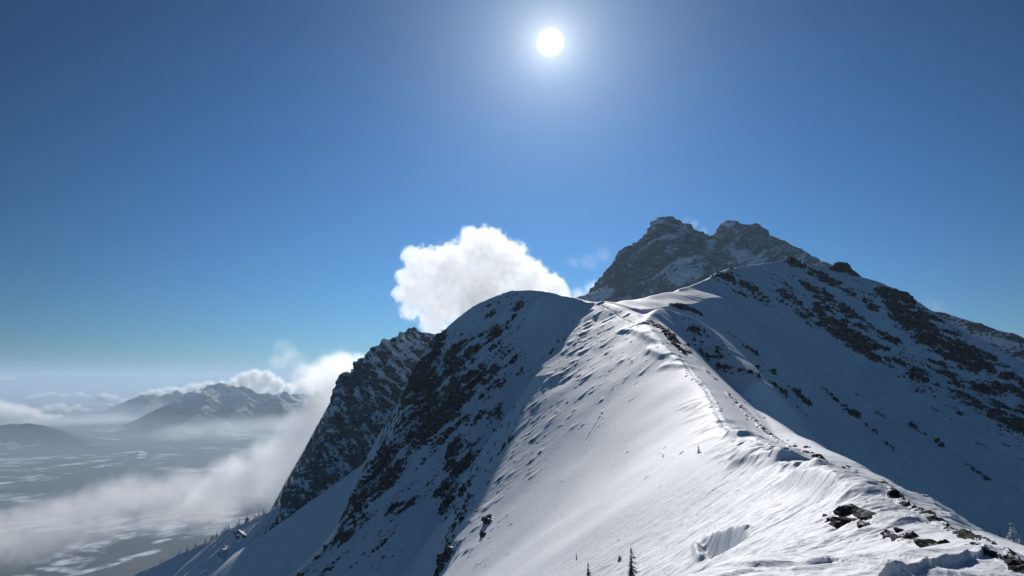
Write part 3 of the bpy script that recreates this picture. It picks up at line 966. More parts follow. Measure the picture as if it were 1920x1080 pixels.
g = NT('forest_and_snow')
geo = g.n('ShaderNodeNewGeometry')
pp = geo.outputs['Position']
at = g.n('ShaderNodeAttribute', attribute_name='snow').outputs['Fac']
rot = g.n('ShaderNodeVectorRotate', rotation_type='Z_AXIS', i_Angle=.5)
g.t.links.new(pp, rot.inputs['Vector'])
nn = g.noise(g.scaled(rot.outputs[0], (1, .4, 1)), .010, 8, .72)
c = g.math('ADD', at, g.math('MULTIPLY', g.math('SUBTRACT', nn, .5), 2.6))
mask = g.math('MULTIPLY', g.sstep(.25, 1.05, c), g.sstep(.0, .3, at))
fo = g.mix(g.noise(pp, .006, 5, .6), (.018, .024, .024), (.045, .052, .05))
col = g.mix(mask, fo, (.80, .82, .86))
bs = g.n('ShaderNodeBsdfPrincipled', i_Roughness=.8)
g.set(bs.inputs['Base Color'], col)
g.set(bs.inputs['Specular IOR Level'], .1)
g.t.links.new(bs.outputs[0], g.out.inputs[0])
o = grid_obj('valley_ground', P, g.m, {'snow': snow_v})
tag(o, 'wide wooded valley floor with pale snow fields and blue far mountains', None, None, 'structure')

# ================================================================== ROCKS OF THE CREST
g = NT('snow_capped_rock')
geo = g.n('ShaderNodeNewGeometry')
pp = geo.outputs['Position']
tcO = g.n('ShaderNodeTexCoord').outputs['Object']
sx = g.n('ShaderNodeSeparateXYZ'); g.t.links.new(geo.outputs['Normal'], sx.inputs[0])
rn = g.noise(g.scaled(pp, (2, 2, 7)), 1.0, 6, .65)
rc = g.mix(g.sstep(.3, .7, rn), (.02, .019, .018), (.062, .056, .048))
sm = g.sstep(.98, 1.10, g.math('ADD', sx.outputs[2], g.math('MULTIPLY', g.math('SUBTRACT', g.noise(pp, 3.0, 4), .5), .7)))
bs = g.n('ShaderNodeBsdfPrincipled', i_Roughness=.9)
g.set(bs.inputs['Specular IOR Level'], .12)
g.set(bs.inputs['Base Color'], g.mix(sm, rc, (.84, .86, .9)))
bp = g.n('ShaderNodeBump', i_Strength=.6, i_Distance=.06)
g.set(bp.inputs['Height'], g.noise(pp, 9.0, 5, .65))
g.t.links.new(bp.outputs[0], bs.inputs['Normal'])
g.t.links.new(bs.outputs[0], g.out.inputs[0])
MAT_ROCK = g.m


def rock_mesh(name, size, seed):
    rd = random.Random(seed)
    bm = bmesh.new()
    bmesh.ops.create_icosphere(bm, subdivisions=5, radius=1.0)
    planes = []
    for k in range(22):
        n = Vector((rd.gauss(0, 1), rd.gauss(0, 1), rd.gauss(0, .9))).normalized()
        planes.append((n, rd.uniform(.55, .92)))
    for v in bm.verts:
        for n, d in planes:
            q = v.co.dot(n)
            if q > d:
                v.co -= n * (q - d)
        c_ = v.co * 2.2 + Vector((seed, seed * .7, 0))
        lay = math.floor((v.co.z + .25 * v.co.x) * 5 + 1.2 * noise.noise(c_)) * .5
        v.co *= 1 + .16 * noise.fractal(c_, 1.0, 2.1, 5) + .07 * noise.cell(Vector((lay, seed, 0)))
        v.co.x *= size[0]; v.co.y *= size[1]; v.co.z *= size[2]
    me = bpy.data.meshes.new(name)
    bm.to_mesh(me); bm.free()
    me.materials.append(MAT_ROCK)
    return me


def place_rock(u, v, wpx, hpx, label, seed, cat='rock', group=None, fn=None, lengthen=2.0, tilt=.25, dyaw=0.0):
    p = (fn or NS)(u, v)
    px = px_size(p)
    w, h = wpx * px * .58, hpx * px * .66
    me = rock_mesh('rock', (w, w * lengthen * .6, h), seed)
    o = bpy.data.objects.new('rock', me)
    COL.objects.link(o)
    o.location = (p[0], p[1], p[2] + h * .05)
    o.rotation_euler = (tilt * .4, tilt, R(-20) + dyaw)
    tag(o, label, cat, group)
    return o


BIG = [
    (1606, 966, 66, 22, 'largest dark slab of the outcrop breaking through the snow near the lower right corner'),
    (1592, 985, 64, 14, 'flat brown rock lying at the foot of the largest dark slab'),
    (1640, 974, 62, 9, 'long thin rock edge running down right from the largest dark slab'),
    (1628, 990, 40, 12, 'low broken rock at the lower right end of the largest dark slab'),
    (1560, 979, 17, 13, 'small dark rock left of the largest slab, biggest of its three neighbours'),
    (1546, 970, 10, 9, 'small pointed rock, leftmost of the outcrop near the lower right corner'),
    (1578, 976, 13, 11, 'small upright rock touching the left end of the largest slab'),
    (1690, 1001, 26, 15, 'dark angular rock at the top of the second outcrop'),
    (1704, 1014, 26, 17, 'squat dark rock in the middle of the second outcrop'),
    (1717, 1011, 18, 18, 'tall dark block standing in the second outcrop'),
    (1672, 1008, 22, 10, 'low dark rock at the left of the second outcrop'),
    (1748, 1023, 44, 13, 'wide olive brown rock with a flat foot at the edge of the near snow'),
    (1770, 1022, 18, 14, 'dark wedge of rock at the right end of the wide olive brown rock'),
    (1856, 1043, 30, 14, 'slanting dark rock set in the rounded snow hump near the right edge'),
    (1875, 1052, 13, 9, 'small dark rock just below the slanting rock of the snow hump'),
    (1906, 1066, 40, 24, 'dark rock cut by the frame in the bottom right corner'),
    (1534, 860, 24, 14, 'dark rock standing on the crest where the ridge bends'),
    (1546, 868, 16, 10, 'smaller dark rock just below the one standing on the ridge bend'),
    (1518, 868, 16, 9, 'low snowy rock left of the rock standing on the ridge bend'),
    (915, 975, 20, 18, 'dark overhanging rock alone on the left edge of the sunlit slope'),
    (906, 1004, 14, 14, 'dark rock below the overhanging rock on the left edge of the sunlit slope'),
    (830, 1062, 18, 18, 'dark rock at the very bottom left of the sunlit slope'),
]
for k, (u, v, wp, hp, lb) in enumerate(BIG):
    place_rock(u, v, wp, hp, lb, 11 + k, dyaw=random.uniform(-.3, .3))
# crumbled stone along the crest: nobody could count it
bm = bmesh.new()
rd = random.Random(5)
for (pts, n) in [([(1482, 838), (1548, 872)], 60), ([(1560, 880), (1600, 893), (1640, 912), (1690, 945)], 380), ([(1690, 942), (1730, 968), (1770, 988), (1815, 1010), (1850, 1016)], 520),
                 ([(1540, 975), (1640, 990)], 130), ([(1650, 1005), (1760, 1024)], 150), ([(1222, 604), (1262, 640), (1285, 664)], 40), ([(1366, 738), (1412, 788), (1482, 838)], 26)]:
    for _ in range(n):
        t = rd.random() * (len(pts) - 1); i = min(int(t), len(pts) - 2); f = t - i
        u = pts[i][0] + f * (pts[i + 1][0] - pts[i][0]) + rd.gauss(0, 9)
        v = pts[i][1] + f * (pts[i + 1][1] - pts[i][1]) + rd.gauss(0, 5)
        p = NS(u, v)
        r = px_size(p) * min(6.0, .9 + rd.paretovariate(1.7) * .7)
        mt = Matrix.Translation(Vector(p)) @ Matrix.Rotation(rd.uniform(-.6, .1), 4, 'Z') @ Matrix.Rotation(.25, 4, 'Y') @ Matrix.Diagonal((r, r * 1.7, r * rd.uniform(.4, .8), 1))
        q = bmesh.ops.create_icosphere(bm, subdivisions=1, radius=1.0, matrix=mt)
        for vv in q['verts']:
            vv.co += Vector((rd.gauss(0, .16), rd.gauss(0, .16), rd.gauss(0, .16))) * r
me = bpy.data.meshes.new('scree'); bm.to_mesh(me); bm.free(); me.materials.append(MAT_ROCK)
o = bpy.data.objects.new('scree', me); COL.objects.link(o)
tag(o, 'strip of crumbled dark stone along the ridge crest', None, None, 'stuff')

# knobs of rock on the shaded skyline
def far_rock(u, v, Y, w, h, label, seed, tilt):
    p = W(u, v, Y); px = px_size(p)
    me = rock_mesh('rock', (w * px * .5, w * px * .4, h * px * .6), seed)
    o = bpy.data.objects.new('rock', me); COL.objects.link(o)
    o.location = p; o.rotation_euler = (0, tilt, 0)
    tag(o, label, 'rock')
far_rock(1578, 505, far_depth(610), 54, 24, 'dark rock knob standing on the shaded skyline just right of the grey peak', 71, .45)
far_rock(1603, 516, far_depth(602), 30, 12, 'low dark rock trailing right from the rock knob on the shaded skyline', 72, .5)

# ================================================================== TREES
g = NT('conifer_needles')
geo = g.n('ShaderNodeNewGeometry')
pp = geo.outputs['Position']
oi = g.n('ShaderNodeAttribute', attribute_type='OBJECT', attribute_name='frost')
sx = g.n('ShaderNodeSeparateXYZ'); g.t.links.new(geo.outputs['True Normal'], sx.inputs[0])
f = g.math('ADD', g.math('ABSOLUTE', sx.outputs[2]), g.math('MULTIPLY', g.math('SUBTRACT', g.noise(pp, 4.0, 3), .5), 1.2))
f = g.math('ADD', f, oi.outputs['Fac'])
m_ = g.sstep(.95, 1.15, f)
bs = g.n('ShaderNodeBsdfPrincipled', i_Roughness=.8)
g.set(bs.inputs['Base Color'], g.mix(m_, g.mix(g.noise(pp, 6.0, 3), (.018, .026, .018), (.05, .06, .04)), (.8, .82, .85)))
g.t.links.new(bs.outputs[0], g.out.inputs[0])
MAT_NEEDLE = g.m
g = NT('conifer_bark')
bs = g.n('ShaderNodeBsdfPrincipled', i_Roughness=.9)
g.set(bs.inputs['Base Color'], g.mix(g.noise(g.n('ShaderNodeNewGeometry').outputs['Position'], 12.0, 4), (.04, .03, .025), (.10, .085, .07)))
g.t.links.new(bs.outputs[0], g.out.inputs[0])
MAT_BARK = g.m


def conifer(p, h, label, seed, frost=0.0, slim=.2, lean=(0, 0), lop=0.0, group=None, detail=1.0, name='conifer_tree', low=.06):
    rd = random.Random(seed)
    root = bpy.data.objects.new(name, None)
    COL.objects.link(root)
    root.location = p
    root.empty_display_size = .2
    tag(root, label, 'tree', group)
    V, Fc = [], []
    for i in range(7):
        t = i / 6; r = h * .028 * (1 - t) + .004
        for k in range(6):
            a = k * math.pi / 3
            V.append((r * math.cos(a) + lean[0] * t * h, r * math.sin(a) + lean[1] * t * h, t * h * .98 - .15 * h * (i == 0)))
    for i in range(6):
        for k in range(6):
            a, b = i * 6 + k, i * 6 + (k + 1) % 6
            Fc.append((a, b, b + 6, a + 6))
    mesh_obj('trunk', V, Fc, MAT_BARK, root)
    V, Fc = [], []
    nw = int(15 * detail) + 4
    for i in range(nw):
        t = low + (1 - low) * (i + rd.uniform(-.3, .3)) / nw
        t = min(max(t, low), .99)
        nb = max(3, int((8 if t < .7 else 6) * min(1, detail + .2)))
        for k in range(nb):
            if rd.random() < .14: continue
            a = rd.uniform(0, 2 * math.pi)
            Lb = h * slim * ((1 - t) ** .75 + .07) * rd.uniform(.45, 1.15) * (1 + lop * math.cos(a))
            c, s_ = math.cos(a), math.sin(a)
            drop = rd.uniform(.15, .55)
            n = max(3, int(5 * detail))
            for q in range(n):
                f0 = (q + .3) / n
                rr = Lb * f0
                z = t * h - drop * rr + .12 * rr * f0
                wd = (h * .030 + Lb * .16 * (1 - f0)) * rd.uniform(.7, 1.3) / max(.6, detail)
                ln = Lb / n * 1.1 + h * .012
                base = Vector((c * rr + lean[0] * t * h, s_ * rr + lean[1] * t * h, z))
                d = Vector((c, s_, -drop + rd.uniform(-.3, .3))).normalized()
                sd = Vector((-s_, c, rd.uniform(-.5, .5))).normalized()
                j = len(V)
                V += [tuple(base - d * ln * .4 - sd * wd * .4), tuple(base - sd * wd), tuple(base + d * ln), tuple(base + sd * wd)]
                Fc.append((j, j + 1, j + 2, j + 3))
    tip = Vector((lean[0] * h, lean[1] * h, h))
    j = len(V)
    V += [tuple(tip + Vector((.02 * h, 0, -.12 * h))), tuple(tip + Vector((-.02 * h, 0, -.12 * h))), tuple(tip)]
    Fc.append((j, j + 1, j + 2))
    o = mesh_obj('crown', V, Fc, MAT_NEEDLE, root, smooth=False)
    o['frost'] = frost
    return root


def tree_px(u, v, hpx, label, seed, fn=NS, **kw):
    p = fn(u, v)
    return conifer(tuple(p), hpx * px_size(p) * 1.03, label, seed, **kw)


tree_px(1184, 1090, 56, 'dark wind bent conifer at the bottom of the sunlit slope, larger of two', 1, lop=.45, slim=.24, detail=1.3)
tree_px(1103, 1098, 38, 'thin dark conifer at the bottom edge, left of the larger wind bent one', 2, lop=.3, slim=.2)
tree_px(1310, 849, 14, 'tiny lone conifer standing high on the sunlit slope below the crest', 3, slim=.26)
tree_px(1243, 857, 7, 'tiniest conifer, in the row of tufts left of the lone tree on the sunlit slope', 4, slim=.26, detail=.6)
tree_px(1081, 1048, 10, 'tiny dark sapling poking from the snow at the lower left of the sunlit slope', 5, slim=.22, detail=.6)
tree_px(1161, 1053, 11, 'low forked dark shrub in the snow between the bottom edge conifers and the sapling', 6, slim=.7, detail=.6, lop=.5, name='shrub')
rt = W(1901, 1047, 62)
conifer((rt[0], rt[1], rt[2]), 54 * px_size(rt), 'frosted grey conifer at the right edge, tallest of its clump', 7, frost=.42, slim=.3, detail=1.3)
rt = W(1876, 1030, 75)
conifer(tuple(rt), 28 * px_size(rt), 'small dark conifer left of the frosted one at the right edge', 8, slim=.24)
rt = W(1887, 1036, 70)
conifer(tuple(rt), 26 * px_size(rt), 'small dark conifer half hidden behind the frosted one at the right edge', 9, slim=.28)
rt = W(1915, 1048, 64)
conifer(tuple(rt), 32 * px_size(rt), 'short frosted conifer cut by the right edge of the frame', 10, frost=.35, slim=.3)
rt = W(1772, 964, 92)
conifer((rt[0], rt[1], rt[2] - .3), 15 * px_size(rt), 'round snow laden bush on the sunlit rim against the dark slope', 12, frost=.8, slim=.6, name='bush')
rd = random.Random(9)
for k in range(46):
    u = rd.uniform(395, 512) if k < 34 else rd.uniform(300, 395)
    v = float(np.interp(u, [300, 330, 400, 430, 490, 512], [1054, 1042, 1010, 992, 966, 956])) + rd.uniform(-4, 3)
    p = W(u, v, float(np.interp(u, [260, 330, 400, 430, 490, 560], [815, 805, 795, 785, 765, 745])) + rd.uniform(-1, 5))
    hh = float(cliff_low(np.array([p[0]], np.float32), np.array([p[1]], np.float32))[0])
    conifer((p[0], p[1], hh - .5), rd.uniform(3.2, 7.0), 'dark little conifer in the row along the snowy spur below the cliff', 100 + k, slim=.26, detail=.5, group='conifers lining the snowy spur')

# ================================================================== WALKERS ON THE SADDLE


def plain(name, col, rough=.8):
    g = NT(name)
    bs = g.n('ShaderNodeBsdfPrincipled', i_Roughness=rough)
    nz_ = g.noise(g.n('ShaderNodeTexCoord').outputs['Object'], 14.0, 3)
    g.set(bs.inputs['Base Color'], g.mix(nz_, tuple(.8 * c for c in col), tuple(min(1, 1.15 * c) for c in col)))
    g.t.links.new(bs.outputs[0], g.out.inputs[0])
    return g.m


SKIN = plain('skin', (.45, .28, .2)); DARK = plain('dark_cloth', (.02, .022, .03)); BLUE = plain('blue_cloth', (.03, .05, .10)); RED = plain('maroon_cloth', (.09, .03, .03))


def skin_mesh(name, joints, bones, mats, mat_of, parent=None, sub=1):
    me = bpy.data.meshes.new(name)
    me.from_pydata([j[0] for j in joints], bones, [])
    o = bpy.data.objects.new(name, me); COL.objects.link(o)
    o.modifiers.new('skin', 'SKIN')
    for i, j in enumerate(joints):
        sv = me.skin_vertices[0].data[i]
        sv.radius = (j[1], j[1]) if not isinstance(j[1], tuple) else j[1]
        sv.use_root = (i == 0)
    ss = o.modifiers.new('sub', 'SUBSURF'); ss.levels = sub; ss.render_levels = sub
    dg = bpy.context.evaluated_depsgraph_get()
    m2 = bpy.data.meshes.new_from_object(o.evaluated_get(dg))
    o.modifiers.clear(); o.data = m2; m2.name = name
    bpy.data.meshes.remove(me)
    m2.materials.clear()
    for m in mats: m2.materials.append(m)
    for p in m2.polygons:
        p.material_index = mat_of(p.center); p.use_smooth = True
    if parent: o.parent = parent
    return o


def walker(p, yaw, label, jacket, pack):
    root = bpy.data.objects.new('person', None); COL.objects.link(root)
    root.location = p; root.rotation_euler = (0, 0, yaw)
    tag(root, label, 'person')
    J = [((0, 0, .98), (.15, .11)), ((0, .01, 1.18), (.15, .11)), ((0, .03, 1.40), (.18, .12)), ((0, .04, 1.52), .065), ((0, .06, 1.60), (.085, .095)), ((0, .06, 1.72), (.075, .085)),
         ((.10, 0, .92), .10), ((.12, .16, .50), .075), ((.12, .04, .09), .05), ((.12, .18, .05), .045),
         ((-.10, 0, .92), .10), ((-.11, -.02, .50), .075), ((-.11, -.22, .11), .05), ((-.11, -.10, .05), .045),
         ((.20, .03, 1.42), .07), ((.27, -.06, 1.16), .055), ((.25, .12, .95), .04), ((.25, .19, .90), .03),
         ((-.20, .03, 1.42), .07), ((-.28, .02, 1.15), .055), ((-.25, .24, 1.02), .04), ((-.25, .31, 1.0), .03)]
    B = [(0, 1), (1, 2), (2, 3), (3, 4), (4, 5), (0, 6), (6, 7), (7, 8), (8, 9), (0, 10), (10, 11), (11, 12), (12, 13), (2, 14), (14, 15), (15, 16), (16, 17), (2, 18), (18, 19), (19, 20), (20, 21)]

    def mo(c):
        if c.z > 1.54: return 0
        if c.z > .93 and not (abs(c.x) > .2 and c.z < .97): return 2
        return 1
    skin_mesh('body', J, B, [SKIN, DARK, jacket], mo, root)
    skin_mesh('backpack', [((0, -.20, 1.12), (.15, .10)), ((0, -.21, 1.30), (.16, .11)), ((0, -.18, 1.48), (.12, .08))], [(0, 1), (1, 2)], [pack], lambda c: 0, root)
    skin_mesh('hat', [((0, .05, 1.70), (.098, .105)), ((0, .05, 1.78), (.07, .075))], [(0, 1)], [DARK], lambda c: 0, root)
    return root


p = NS(1098.5, 571.5)
walker(tuple(p), .3, 'person with a backpack walking on the snowy saddle, right one of two', BLUE, DARK)
p = NS(1093, 570)
walker(tuple(p), .2, 'person with a backpack walking on the snowy saddle, left one of two', DARK, RED)

# ================================================================== CLOUDS


def volume_material(name, centres, lo, hi, dens, nscale, namp, aniso, squash, detail=5.0, ncol=(1, 1, 1), wisp=None):
    g = NT(name)
    tc = g.n('ShaderNodeTexCoord').outputs['Object']
    nz = g.noise(g.scaled(tc, (1, 1, 1.0)), nscale, detail, .58)
    f = None
    q = g.scaled(tc, (1.0, 1.0 / squash[0], 1.0 / squash[1]))
    for (x, y, z, r) in centres:
        d = g.vmath('DISTANCE', q, (x, y / squash[0], z / squash[1])).outputs['Value']
        v = g.math('MULTIPLY_ADD', d, -1.0 / r, 1.0)
        f = v if f is None else g.math('SMOOTH_MAX', f, v, .18)
    f = g.math('ADD', f, g.math('MULTIPLY', g.math('SUBTRACT', nz, .5), namp))
    den = g.sstep(lo, hi, f)
    if wisp:
        n2 = g.noise(g.scaled(tc, wisp[0]), 1.0, 5, .62)
        den = g.math('MULTIPLY', den, g.sstep(wisp[1], wisp[2], n2))
    den = g.math('MULTIPLY', den, dens)
    pv = g.n('ShaderNodeVolumePrincipled')
    pv.inputs['Color'].default_value = (*ncol, 1)
    pv.inputs['Anisotropy'].default_value = aniso
    g.set(pv.inputs['Density'], den)
    g.t.links.new(pv.outputs[0], g.out.inputs['Volume'])
    return g.m


def cloud(name, blobs, label, depth=1.0, height=1.0, dens=.05, nscale=None, namp=.9, lo=.0, hi=.35, aniso=.55, inflate=1.12, wisp=None, cat='cloud', group=None, detail=5.0, as_stuff=False):
    """blobs: (u, v, Y, radius in photo pixels). depth/height: how far each blob reaches along the view and upwards, relative to its width."""
    C = np.array([W(u, v, Y) for u, v, Y, r in blobs])
    Rr = np.array([r * px_size(c) for c, (u, v, Y, r) in zip(C, blobs)])
    org = C.mean(0)
    rmean = Rr.mean()
    bm = bmesh.new()
    for c, r in zip(C, Rr):
        m = Matrix.Translation(Vector(c - org)) @ Matrix.Diagonal((r * inflate, r * inflate * depth, r * inflate * height, 1))
        bmesh.ops.create_icosphere(bm, subdivisions=3, radius=1.0, matrix=m)
    me = bpy.data.meshes.new(name)
    bm.to_mesh(me); bm.free()
    o = bpy.data.objects.new(name, me)
    COL.objects.link(o)
    md = o.modifiers.new('remesh', 'REMESH')
    md.mode = 'VOXEL'
    md.voxel_size = float(Rr.min() * min(1, height, depth) * .28)
    dg = bpy.context.evaluated_depsgraph_get()
    me2 = bpy.data.meshes.new_from_object(o.evaluated_get(dg))
    o.modifiers.clear()
    o.data = me2
    bpy.data.meshes.remove(me)
    me2.name = name
    cs = [(float(c[0] - org[0]), float(c[1] - org[1]), float(c[2] - org[2]), float(r)) for c, r in zip(C, Rr)]
    mat = volume_material(name + '_vapour', cs, lo, hi, dens, (nscale or 1.6) / rmean, namp, aniso, (depth, height), detail, wisp=wisp)
    me2.materials.clear()
    me2.materials.append(mat)
    o.location = Vector(org)
    tag(o, label, cat, group, 'stuff' if as_stuff else None)
    return o


cloud('cumulus_cloud', [(795, 500, 1150, 42), (790, 545, 1150, 48), (850, 510, 1160, 62), (905, 480, 1160, 58), (905, 452, 1150, 30), (940, 500, 1160, 60), (985, 530, 1170, 52), (1030, 545, 1170, 38),
                       (830, 565, 1160, 52), (815, 600, 1160, 34), (900, 550, 1165, 75), (960, 560, 1170, 60), (770, 480, 1150, 22), (758, 520, 1150, 20), (752, 550, 1150, 20), (768, 580, 1150, 24), (880, 440, 1155, 20), (925, 445, 1155, 22), (1050, 552, 1170, 24)],
      'bright white puffy cloud rising behind the rounded snow top', dens=.04, namp=1.25, nscale=3.2, lo=.05, hi=.28, detail=7, aniso=.55, cat='cloud')

# cloud bank that spills round the cliff and down into the valley
cloud('cloud_bank', [(668, 690, 2500, 34), (640, 700, 2450, 46), (610, 715, 2400, 40), (630, 760, 2400, 62), (600, 800, 2300, 62), (570, 850, 2250, 66), (620, 870, 2200, 66),
                     (520, 860, 2200, 50), (480, 895, 2200, 58), (550, 915, 2150, 60), (430, 900, 2200, 46), (400, 940, 2200, 52)],
      'pale cloud bank pressed against the left edge of the rock cliff', depth=2.2, dens=.0075, namp=1.35, nscale=2.5, lo=.0, hi=.6, aniso=.65, inflate=1.18, cat='cloud bank')
cloud('cloud_bank', [(340, 915, 2300, 50), (290, 935, 2300, 46), (240, 925, 2300, 50), (190, 945, 2300, 54), (130, 965, 2250, 54), (70, 975, 2250, 52), (0, 1000, 2200, 56), (-70, 1010, 2200, 60),
                     (200, 985, 2200, 44), (120, 1010, 2150, 46), (300, 965, 2250, 44), (40, 1030, 2100, 44), (370, 950, 2250, 44)],
      'low grey cloud bank lying across the near valley at the lower left', depth=2.2, height=.8, dens=.005, namp=1.5, nscale=2.4, lo=.02, hi=.7, aniso=.65, inflate=1.18, cat='cloud bank')
cloud('wispy_cloud', [(530, 655, 3000, 26), (545, 668, 3000, 26), (520, 675, 3000, 22), (565, 685, 3000, 22)],
      'thin torn wisp of cloud floating above the far white topped mountain', depth=1.5, dens=.006, namp=1.4, nscale=2.2, lo=.0, hi=.8, wisp=((.01, .01, .016), .35, .7))
cloud('wispy_cloud', [(575, 700, 2900, 26), (605, 692, 2800, 28), (560, 715, 2900, 22), (640, 680, 2700, 26), (590, 720, 2800, 28)],
      'soft white cloud streaming left off the cliff top towards the far mountain', depth=1.5, dens=.009, namp=1.2, nscale=2.0, lo=.0, hi=.7, wisp=((.012, .012, .02), .2, .6))
# caps over the far massif
cloud('cap_cloud', [(440, 722, 15000, 14), (460, 714, 14700, 18), (478, 707, 14600, 16), (500, 712, 14600, 18), (520, 722, 14500, 15), (540, 730, 14400, 12), (415, 722, 15300, 10), (485, 722, 14600, 18)],
      'bright heaped cap cloud sitting on the far white topped mountain', depth=1.2, dens=.014, namp=1.7, nscale=2.2, lo=.02, hi=.42, detail=6)
cloud('cap_cloud', [(545, 728, 15500, 12), (570, 722, 15500, 16), (600, 715, 15500, 18), (620, 722, 15500, 18), (640, 715, 15500, 20), (580, 732, 15500, 12)],
      'soft white cap cloud between the far mountain and the cliff', depth=1.2, dens=.010, namp=1.2, nscale=2.0, lo=.0, hi=.5)
cloud('cap_cloud', [(268, 738, 20500, 6), (284, 735, 20500, 8), (300, 736, 20500, 10), (316, 731, 20500, 9), (330, 735, 20500, 13), (349, 733, 20500, 10), (362, 729, 20500, 15), (378, 726, 20500, 11), (392, 723, 20500, 13), (410, 727, 20500, 9), (345, 740, 20500, 14), (378, 738, 20500, 14)],
      'long low white cap cloud over the far blue ridge left of the white topped mountain', depth=1.2, height=.75, dens=.011, namp=1.9, nscale=1.9, lo=.0, hi=.5)
# cloud decks over the left of the valley
cloud('stratus_cloud', [(-60, 770, 12500, 30), (-10, 768, 12500, 28), (25, 772, 12500, 24), (55, 776, 12500, 20), (85, 783, 12500, 14), (10, 788, 12300, 22), (50, 792, 12300, 16), (-40, 795, 12300, 26), (110, 782, 12600, 9)],
      'thick pale cloud lying on the dark wooded hill at the left edge', depth=1.6, height=.62, dens=.006, namp=1.2, nscale=2.0, lo=.0, hi=.5)
cloud('stratus_cloud', [(75, 741, 27000, 9), (95, 738, 27000, 8), (120, 741, 27000, 9), (150, 739, 27000, 9), (60, 745, 27000, 7), (165, 743, 27000, 6)],
      'grey flat cloud on the horizon at the far left', depth=1.5, height=.55, dens=.005, namp=1.2, nscale=2.0, lo=.0, hi=.5)
cloud('stratus_cloud', [(195, 741, 24500, 8), (212, 745, 24500, 10), (232, 751, 24500, 9), (250, 755, 24500, 7), (205, 760, 24000, 7), (185, 763, 24000, 6)],
      'small white cloud leaning on the far dark butte', depth=1.5, height=.6, dens=.006, namp=1.2, nscale=2.2, lo=.0, hi=.5)
cloud('stratus_cloud', [(90, 765, 19000, 10), (112, 762, 19000, 11), (128, 768, 19000, 8), (145, 763, 19000, 8), (160, 768, 19000, 6)],
      'tiny heaped cloud in front of the far blue hills', depth=1.5, height=.7, dens=.007, namp=1.2, nscale=2.2, lo=.0, hi=.5)
cloud('stratus_cloud', [(-20, 710, 30000, 10), (5, 709, 30000, 9), (25, 710, 30000, 7)],
      'lone flat cloud high above the horizon at the left edge', depth=1.5, height=.5, dens=.004, namp=1.1, nscale=2.0, lo=.0, hi=.5)
o = cloud('valley_mist', [(120, 800, 14800, 70), (200, 800, 15300, 80), (280, 805, 15300, 70), (60, 800, 15500, 60), (0, 800, 16500, 60)],
          'pale mist filling the far valley between the wooded hill and the white topped mountain', depth=2.0, height=.32, dens=.0011, namp=.5, nscale=1.2, lo=.0, hi=.9, aniso=.4, cat='mist', as_stuff=True)
o = cloud('valley_mist', [(340, 812, 11000, 60), (420, 806, 11000, 70), (510, 800, 10800, 75), (590, 795, 10500, 70), (650, 800, 10300, 60)],
          'grey mist hiding the foot of the white topped mountain', depth=1.6, height=.36, dens=.0008, namp=.6, nscale=1.2, lo=.0, hi=.9, aniso=.4, cat='mist', as_stuff=True)
# shreds round the summit
cloud('wispy_cloud', [(1075, 490, 1900, 16), (1100, 486, 1900, 20), (1130, 478, 1900, 22), (1112, 495, 1900, 18)],
      'faint shred of cloud left of the grey rock peak', depth=1.5, dens=.004, namp=1.4, nscale=2.0, lo=.0, hi=.9, wisp=((.02, .02, .03), .35, .75))
cloud('wispy_cloud', [(1085, 555, 1900, 22), (1110, 542, 1900, 22), (1140, 528, 1900, 20), (1060, 560, 1900, 20), (1150, 505, 1900, 14)],
      'bright thin cloud glowing behind the snowy saddle', depth=1.5, dens=.009, namp=1.2, nscale=2.0, lo=.0, hi=.8, wisp=((.015, .015, .025), .2, .7))
cloud('wispy_cloud', [(1285, 414, 1900, 10), (1300, 420, 1900, 12), (1320, 432, 1900, 10)],
      'small wisp of cloud between the two tops of the rock peak', depth=1.5, dens=.006, namp=1.3, nscale=2.0, lo=.0, hi=.8, wisp=((.03, .03, .04), .3, .7))
cloud('wispy_cloud', [(1740, 566, 1500, 13), (1755, 574, 1500, 14), (1770, 582, 1500, 10)],
      'small wisp of cloud above the right hand skyline', depth=1.5, dens=.005, namp=1.3, nscale=2.0, lo=.0, hi=.8, wisp=((.03, .03, .04), .3, .7))

# ================================================================== HAZE
bm = bmesh.new()
bmesh.ops.create_cube(bm, size=1.0)
me = bpy.data.meshes.new('haze')
bm.to_mesh(me); bm.free()
hz = bpy.data.objects.new('haze', me)
COL.objects.link(hz)
z0, z1 = FLOOR - 60, 420.0
hz.scale = (600000, 290000, z1 - z0)
hz.location = (0, 290000 / 2 - 2000, (z0 + z1) / 2)
g = NT('haze_air')
pv = g.n('ShaderNodeVolumePrincipled')
pv.inputs['Color'].default_value = (.60, .80, 1.0, 1)
pv.inputs['Density'].default_value = 3.2e-5
pv.inputs['Anisotropy'].default_value = .3
g.t.links.new(pv.outputs[0], g.out.inputs['Volume'])
me.materials.append(g.m)
tag(hz, 'thin blue air haze filling the valley', None, None, 'stuff')

# thicker air lying low in the valley under the inversion
bm = bmesh.new()
bmesh.ops.create_cube(bm, size=1.0)
me = bpy.data.meshes.new('valley_haze')
bm.to_mesh(me); bm.free()
vh = bpy.data.objects.new('valley_haze', me)
COL.objects.link(vh)
vh.scale = (590000, 280000, 330)
vh.location = (0, 280000 / 2 + 1500, FLOOR - 30 + 165)
g = NT('valley_haze_air')
pv = g.n('ShaderNodeVolumePrincipled')
pv.inputs['Color'].default_value = (.72, .86, 1.0, 1)
pv.inputs['Density'].default_value = 9e-5
pv.inputs['Anisotropy'].default_value = .3
g.t.links.new(pv.outputs[0], g.out.inputs['Volume'])
me.materials.append(g.m)
tag(vh, 'thicker grey haze lying on the valley floor', None, None, 'stuff')

